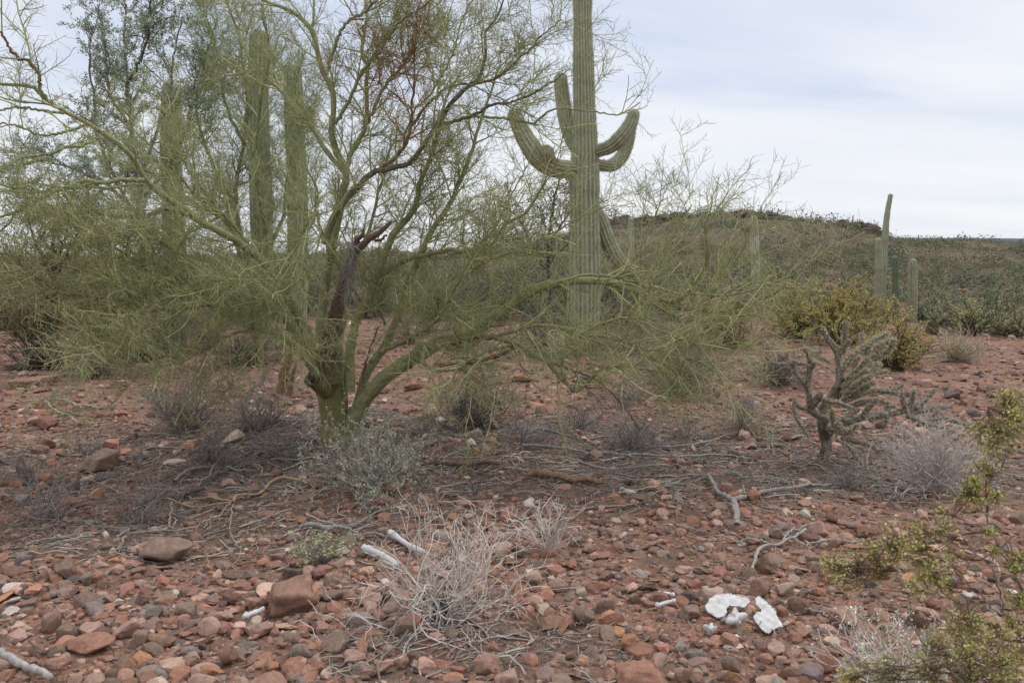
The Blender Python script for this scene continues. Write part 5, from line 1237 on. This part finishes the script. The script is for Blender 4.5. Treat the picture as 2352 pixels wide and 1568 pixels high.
fallen('straight grey log lying behind the small leafy herb', [([(690, 1222), (740, 1224), (790, 1228)], 12, 9), ([(790, 1228), (840, 1238), (890, 1244)], 7, 5), ([(780, 1224), (850, 1196), (900, 1180), (960, 1190), (1010, 1200)], 5, 3), ([(830, 1222), (900, 1205), (960, 1200)], 4, 2)], (0.27, 0.245, 0.225), 306, twigs=3)
fallen('rotted brown bark log on bare soil behind the small upright shrub', [([(1225, 1098), (1260, 1106), (1300, 1110), (1345, 1112), (1385, 1124)], 20, 11)], (0.22, 0.13, 0.08), 307, m=M_DEAD, name='rotted_log', cat='log')
fallen('long rotted log half sunk in litter right of the trunk', [([(950, 1076), (1010, 1078), (1080, 1074), (1150, 1078)], 14, 9)], (0.14, 0.09, 0.065), 308, m=M_DEAD, name='rotted_log', cat='log')
fallen('bleached branch end poking in at the bottom corner', [([(-60, 1512), (0, 1530), (50, 1542), (85, 1558), (120, 1585)], 26, 14)], (0.34, 0.31, 0.28), 309)
fallen('thin pale forked stick on the open gravel by the pointed pinkish stone', [([(50, 928), (100, 926), (160, 930), (200, 938), (236, 946)], 4, 5), ([(105, 927), (140, 955), (180, 978), (240, 975)], 4, 4)], (0.34, 0.30, 0.25), 310, twigs=2)
fallen('grey dead branches heaped under the drooping limb', [([(1200, 1030), (1300, 1042), (1400, 1050), (1460, 1062)], 8, 5), ([(1250, 1000), (1330, 1015), (1400, 1012), (1480, 1030)], 6, 4), ([(1380, 1070), (1460, 1052), (1540, 1060), (1640, 1050), (1720, 1062)], 7, 4), ([(1500, 1032), (1600, 1030), (1650, 1012), (1700, 1000)], 5, 3), ([(1300, 1062), (1420, 1085), (1540, 1078)], 6, 4)], WG, 311, twigs=7)
fallen('brown bent stick lying before the cholla foot', [([(1815, 1055), (1820, 1075), (1850, 1088), (1845, 1092)], 5, 4), ([(1800, 1075), (1870, 1068), (1900, 1058)], 4, 3)], (0.22, 0.18, 0.15), 312, twigs=3)
fallen('grey fallen branch across the litter left of the leafy shrub', [([(640, 1130), (560, 1140), (480, 1132), (400, 1140)], 5, 3), ([(750, 1110), (700, 1100), (640, 1105)], 5, 3)], (0.23, 0.205, 0.185), 313, twigs=6)
fallen('dark arched dead branch beside the round dry bush', [([(560, 1000), (566, 960), (570, 915), (600, 880), (640, 815)], 6, 4)], (0.07, 0.06, 0.055), 314, twigs=3)

def stumps():
    """red rotten stump of a dead stem behind the trunk"""
    rng = np.random.default_rng(320)
    b = Gp(655, 905); root = empty('rotten_stump', b, 'small rotten orange-brown stump behind the palo verde trunk', 'stump')
    mb = MB(); Yb = b[1]
    p, r = limb3([(645, 915), (650, 880), (655, 850), (668, 800), (672, 760)], Yb, Yb, 30, 8, 20, rng, 0.006); r *= 1+0.15*rng.normal(size=20); mb.tubes(p[None], r[None], 10, np.array((0.17, 0.085, 0.05)), cap=True)
    p, r = limb3([(672, 925), (668, 890), (672, 860), (680, 835)], Yb-0.1, Yb-0.1, 14, 8, 14, rng, 0.004); mb.tubes(p[None], r[None], 8, np.array((0.13, 0.08, 0.055)), cap=True)
    mb.build('wood', M_DEAD, root)
stumps()

def litter():
    rng = np.random.default_rng(330); b = MB()
    n = 60000
    x = rng.uniform(-6, 6, n); y = rng.uniform(2.6, 10.5, n)
    z = litter_zone(x, y)
    keep = (rng.random(n) < 0.03+0.97*z) & (np.abs(x) < 0.72*y+0.3)
    x, y = x[keep], y[keep]; n = len(x)
    ln = np.clip(rng.lognormal(math.log(0.085), 0.6, n), 0.03, 0.45); az = rng.uniform(0, 6.28, n); az = np.where(rng.random(n) < 0.2, rng.normal(0, 0.7, n), az)
    K = 5; pp = np.zeros((n, K, 3)); px, py = x.copy(), y.copy()
    lift = np.abs(rng.normal(0.008, 0.012, n))
    for k in range(K):
        pp[:, k, 0] = px; pp[:, k, 1] = py; pp[:, k, 2] = H(px, py)+0.004+lift*(1 if k % 2 else 0.6)
        az = az+rng.normal(0, 0.4, n); px = px+np.cos(az)*ln/(K-1); py = py+np.sin(az)*ln/(K-1)
    r = np.clip(ln*0.020, 0.0016, 0.0060)*rng.uniform(0.6, 1.4, n)
    pal = np.array([(0.33, 0.29, 0.255), (0.23, 0.20, 0.175), (0.36, 0.29, 0.22), (0.13, 0.10, 0.085), (0.22, 0.14, 0.095)])[rng.choice(5, n, p=[.3, .28, .17, .15, .1])]
    b.tubes(pp, np.repeat(r[:, None], K, 1)*np.linspace(1, 0.6, K)[None], 4, np.clip(pal*(1+0.15*rng.normal(size=(n, 1))), 0.02, 0.6))
    n = 40000
    x = rng.uniform(-6, 6, n); y = rng.uniform(2.6, 10.5, n)
    keep = (rng.random(n) < 0.02+0.98*litter_zone(x, y)) & (np.abs(x) < 0.72*y+0.3); x, y = x[keep], y[keep]; n = len(x)
    dv = rng.normal(size=(n, 3)); dv[:, 2] *= 0.25
    pal = np.array([(0.22, 0.17, 0.13), (0.15, 0.10, 0.075), (0.27, 0.21, 0.15), (0.10, 0.075, 0.06)])[rng.choice(4, n)]
    b.leaves(np.stack([x, y, H(x, y)+0.003+np.abs(rng.normal(0, 0.005, n))], 1), dv, rng.uniform(0.012, 0.045, n), rng.uniform(0.003, 0.007, n), pal*(1+0.15*rng.normal(size=(n, 1))), rng)
    tag(b.build('twig_litter', M_DRY), 'grey and brown twig litter strewn under the palo verde', 'litter', kind='stuff')
litter()

# ------------------------------------------------------------------ bones
from mathutils.geometry import delaunay_2d_cdt
def plate_bone(poly, label, seed, slope=22.0, thick=0.006, dome=0.006, lift=0.03, holes=()):
    """a broad flat bone: its photo outline carried onto a sloping plane on the gravel, with real thickness and a domed face"""
    rng = np.random.default_rng(seed)
    poly = np.array(poly, float); L = np.concatenate([[0], np.cumsum(np.linalg.norm(np.diff(np.vstack([poly, poly[:1]]), axis=0), axis=1))])
    n = int(L[-1]/2.0); q = np.linspace(0, L[-1], n, endpoint=False); cl = np.vstack([poly, poly[:1]])
    ol = np.stack([np.interp(q, L, cl[:, 0]), np.interp(q, L, cl[:, 1])], 1)
    ol += rng.normal(size=ol.shape)*0.8
    lo, hi = ol.min(0), ol.max(0)
    gx, gy = np.meshgrid(np.arange(lo[0], hi[0], 2.2), np.arange(lo[1], hi[1], 2.2)); g = np.stack([gx.ravel(), gy.ravel()], 1)+rng.normal(size=(gx.size, 2))*0.3
    d = np.linalg.norm(g[:, None]-ol[None], axis=2).min(1); g = g[d > 1.2]
    vs = [Vector(p) for p in np.vstack([ol, g])]
    r = delaunay_2d_cdt(vs, [(k, (k+1) % n) for k in range(n)], [], 1, 1e-4)
    p2 = np.array([v[:] for v in r[0]]); T = np.array([f for f in r[2] if len(f) == 3])
    d = np.linalg.norm(p2[:, None]-ol[None], axis=2).min(1)
    base = Gp((lo[0]+hi[0])/2, hi[1]); base[2] += lift
    a = math.radians(slope); nrm = np.array([0, -math.sin(a), math.cos(a)]); o = np.array([0, 0, CAM_H])
    W = []
    for u, v in p2:
        r_ = P(u, v, 1.0)-o; W.append(o+r_*(np.dot(base-o, nrm)/np.dot(r_, nrm)))
    W = np.array(W)
    hgt = dome*np.clip(d/14.0, 0, 1)**0.6 + 0.003*np.sin(p2[:, 0]*0.22+seed)*np.sin(p2[:, 1]*0.3) + rng.normal(size=len(p2))*0.0006
    for hu, hv, hr in holes: hgt -= 0.02*np.exp(-(((p2[:, 0]-hu)**2+(p2[:, 1]-hv)**2)/hr**2))
    top = W+nrm*hgt[:, None]; bot = W-nrm*thick
    N = len(W); order = [int(np.argmin(np.linalg.norm(p2-e, axis=1))) for e in ol]
    Q = [[order[k], order[(k+1) % n], N+order[(k+1) % n], N+order[k]] for k in range(n) if order[k] != order[(k+1) % n]]
    mb = MB(); mb.add(np.vstack([top, bot]), Q, np.vstack([T, T[:, ::-1]+N]))
    tag(mb.build('shoulder_blade', M_BONE), label, 'bone', 'bleached bones on the gravel')
B9 = lambda p: [(1411+.2502*x, 1176+.2502*y) for x, y in p]
plate_bone(B9([(838, 850), (880, 785), (955, 748), (1070, 742), (1150, 775), (1215, 780), (1252, 815), (1195, 868), (1120, 862), (1060, 852), (1028, 880), (1040, 912), (1000, 955), (940, 965), (900, 935), (845, 900)]), 'hooked white shoulder blade with a scooped lower edge', 401)
plate_bone(B9([(1295, 790), (1325, 760), (1362, 790), (1400, 820), (1440, 860), (1480, 900), (1500, 960), (1535, 1010), (1550, 1050), (1480, 1060), (1420, 1105), (1370, 1085), (1330, 1040), (1285, 985), (1280, 940), (1305, 910), (1352, 918), (1345, 880), (1305, 840)]), 'pale shoulder blade with a notched side and broken wide end', 402)
def lump_bone(u, v, wpx, hpx, label, seed, name='vertebra', spikes=6, lift=0.0, rot=0.0):
    rng = np.random.default_rng(seed); V, T = I4
    g = Gp(u, v+hpx*0.42); s = g[1]/F
    d = rng.normal(size=(spikes, 3)); d[:, 2] = np.abs(d[:, 2])*0.7; d /= np.linalg.norm(d, axis=1, keepdims=True)
    r = 0.55+0.05*np.sin(V@np.array([7, 3, 5.0]))
    for k in d: r = r+rng.uniform(0.35, 0.6)*np.exp(14*(V@k-1))
    hole = rng.normal(size=3); hole[1] = -abs(hole[1])-0.6; hole /= np.linalg.norm(hole); r = r-0.28*np.exp(22*(V@hole-1))
    X = V*r[:, None]; X /= np.abs(X).max(0)
    X = X*np.array([wpx*0.5*s, max(wpx, hpx)*0.38*s, hpx*0.52*s])
    c, sn = math.cos(rot), math.sin(rot); X = np.stack([X[:, 0]*c-X[:, 2]*sn, X[:, 1], X[:, 0]*sn+X[:, 2]*c], 1)
    mb = MB(); mb.add(X+np.array([g[0], g[1], g[2]+hpx*0.48*s+lift]), None, T)
    tag(mb.build(name, M_BONE), label, 'bone', 'bleached bones on the gravel')
lump_bone(1689, 1425, 62, 52, 'knobbly vertebra with holes lying between the shoulder blades', 411, spikes=9)
lump_bone(1632, 1448, 44, 30, 'small lumpy vertebra in front of the hooked shoulder blade', 412, rot=-0.35, spikes=7)
lump_bone(1689, 1462, 18, 11, 'tiny white bone flake in front of the knobbly vertebra', 413, name='bone_flake', spikes=3)
def long_bone(pts, w, label, seed, flare=(1.5, 1.4), lift=0.02, name='long_bone', hollow=False, thick=None):
    rng = np.random.default_rng(seed); g = np.array([Gp(u, v) for u, v in pts]); pp = resample(g, 24); s = pp[:, 1]/F
    t = np.linspace(0, 1, 24)
    prof = 1+(flare[0]-1)*np.exp(-(t/0.13)**2)+(flare[1]-1)*np.exp(-((1-t)/0.13)**2)
    rr = w*0.5*s*prof*(1+0.10*np.sin(t*9+seed)+0.05*np.sin(t*21)); rr[0] *= 0.55; rr[-1] *= 0.5
    pp[1:-1] += (0.006*np.sin(t*5+seed))[1:-1, None]*np.array([0.4, 1, 0.3])
    pp[:, 2] = H(pp[:, 0], pp[:, 1])+lift+w*0.4*s
    th = np.arange(14)*2*math.pi/14
    mb = MB(); mb.tubes(pp[None], rr[None], 14, np.array((0.6, 0.6, 0.6)), cap=True)
    a = pp[0]+(pp[1]-pp[0])*0.5
    # knuckles at the two ends
    V, T = I2
    for e, f in ((pp[0], flare[0]), (pp[-1], flare[1])):
        for sg in (-1, 1):
            if f > 1.3: mb.add(V*(w*0.34*s[0]*f)*(1+0.08*rng.normal(size=(len(V), 1)))+e+np.array([0, sg*w*0.3*s[0], 0.2*w*s[0]]), None, T)
    tag(mb.build(name, M_BONE), label, 'bone', 'bleached bones on the gravel')
long_bone([(836, 1277), (862, 1286), (885, 1296), (915, 1316)], 15, 'thick white leg bone nearest the dead shrub, split end up', 421, (1.35, 1.0), lift=0.03)
long_bone([(896, 1240), (920, 1256), (945, 1270), (975, 1284)], 13, 'second white leg bone behind the thick one', 422, (1.35, 1.0), lift=0.03)
long_bone([(564, 1436), (580, 1428), (604, 1420)], 11, 'tiny knobbed white bone lying beside the square tan stone', 423, (1.7, 1.4), lift=0.035, name='toe_bone')
lump_bone(570, 1413, 13, 9, 'white bone crumb just behind the tiny knobbed bone', 426, name='bone_flake', spikes=3)
long_bone([(1510, 1408), (1522, 1402), (1548, 1398)], 9, 'lower of two little toe bones with a forked end', 424, (2.0, 1.5), lift=0.03, name='toe_bone')
long_bone([(1514, 1376), (1530, 1380), (1546, 1384)], 8, 'upper of two little toe bones, straight and thin', 425, (1.3, 1.6), lift=0.032, name='toe_bone')
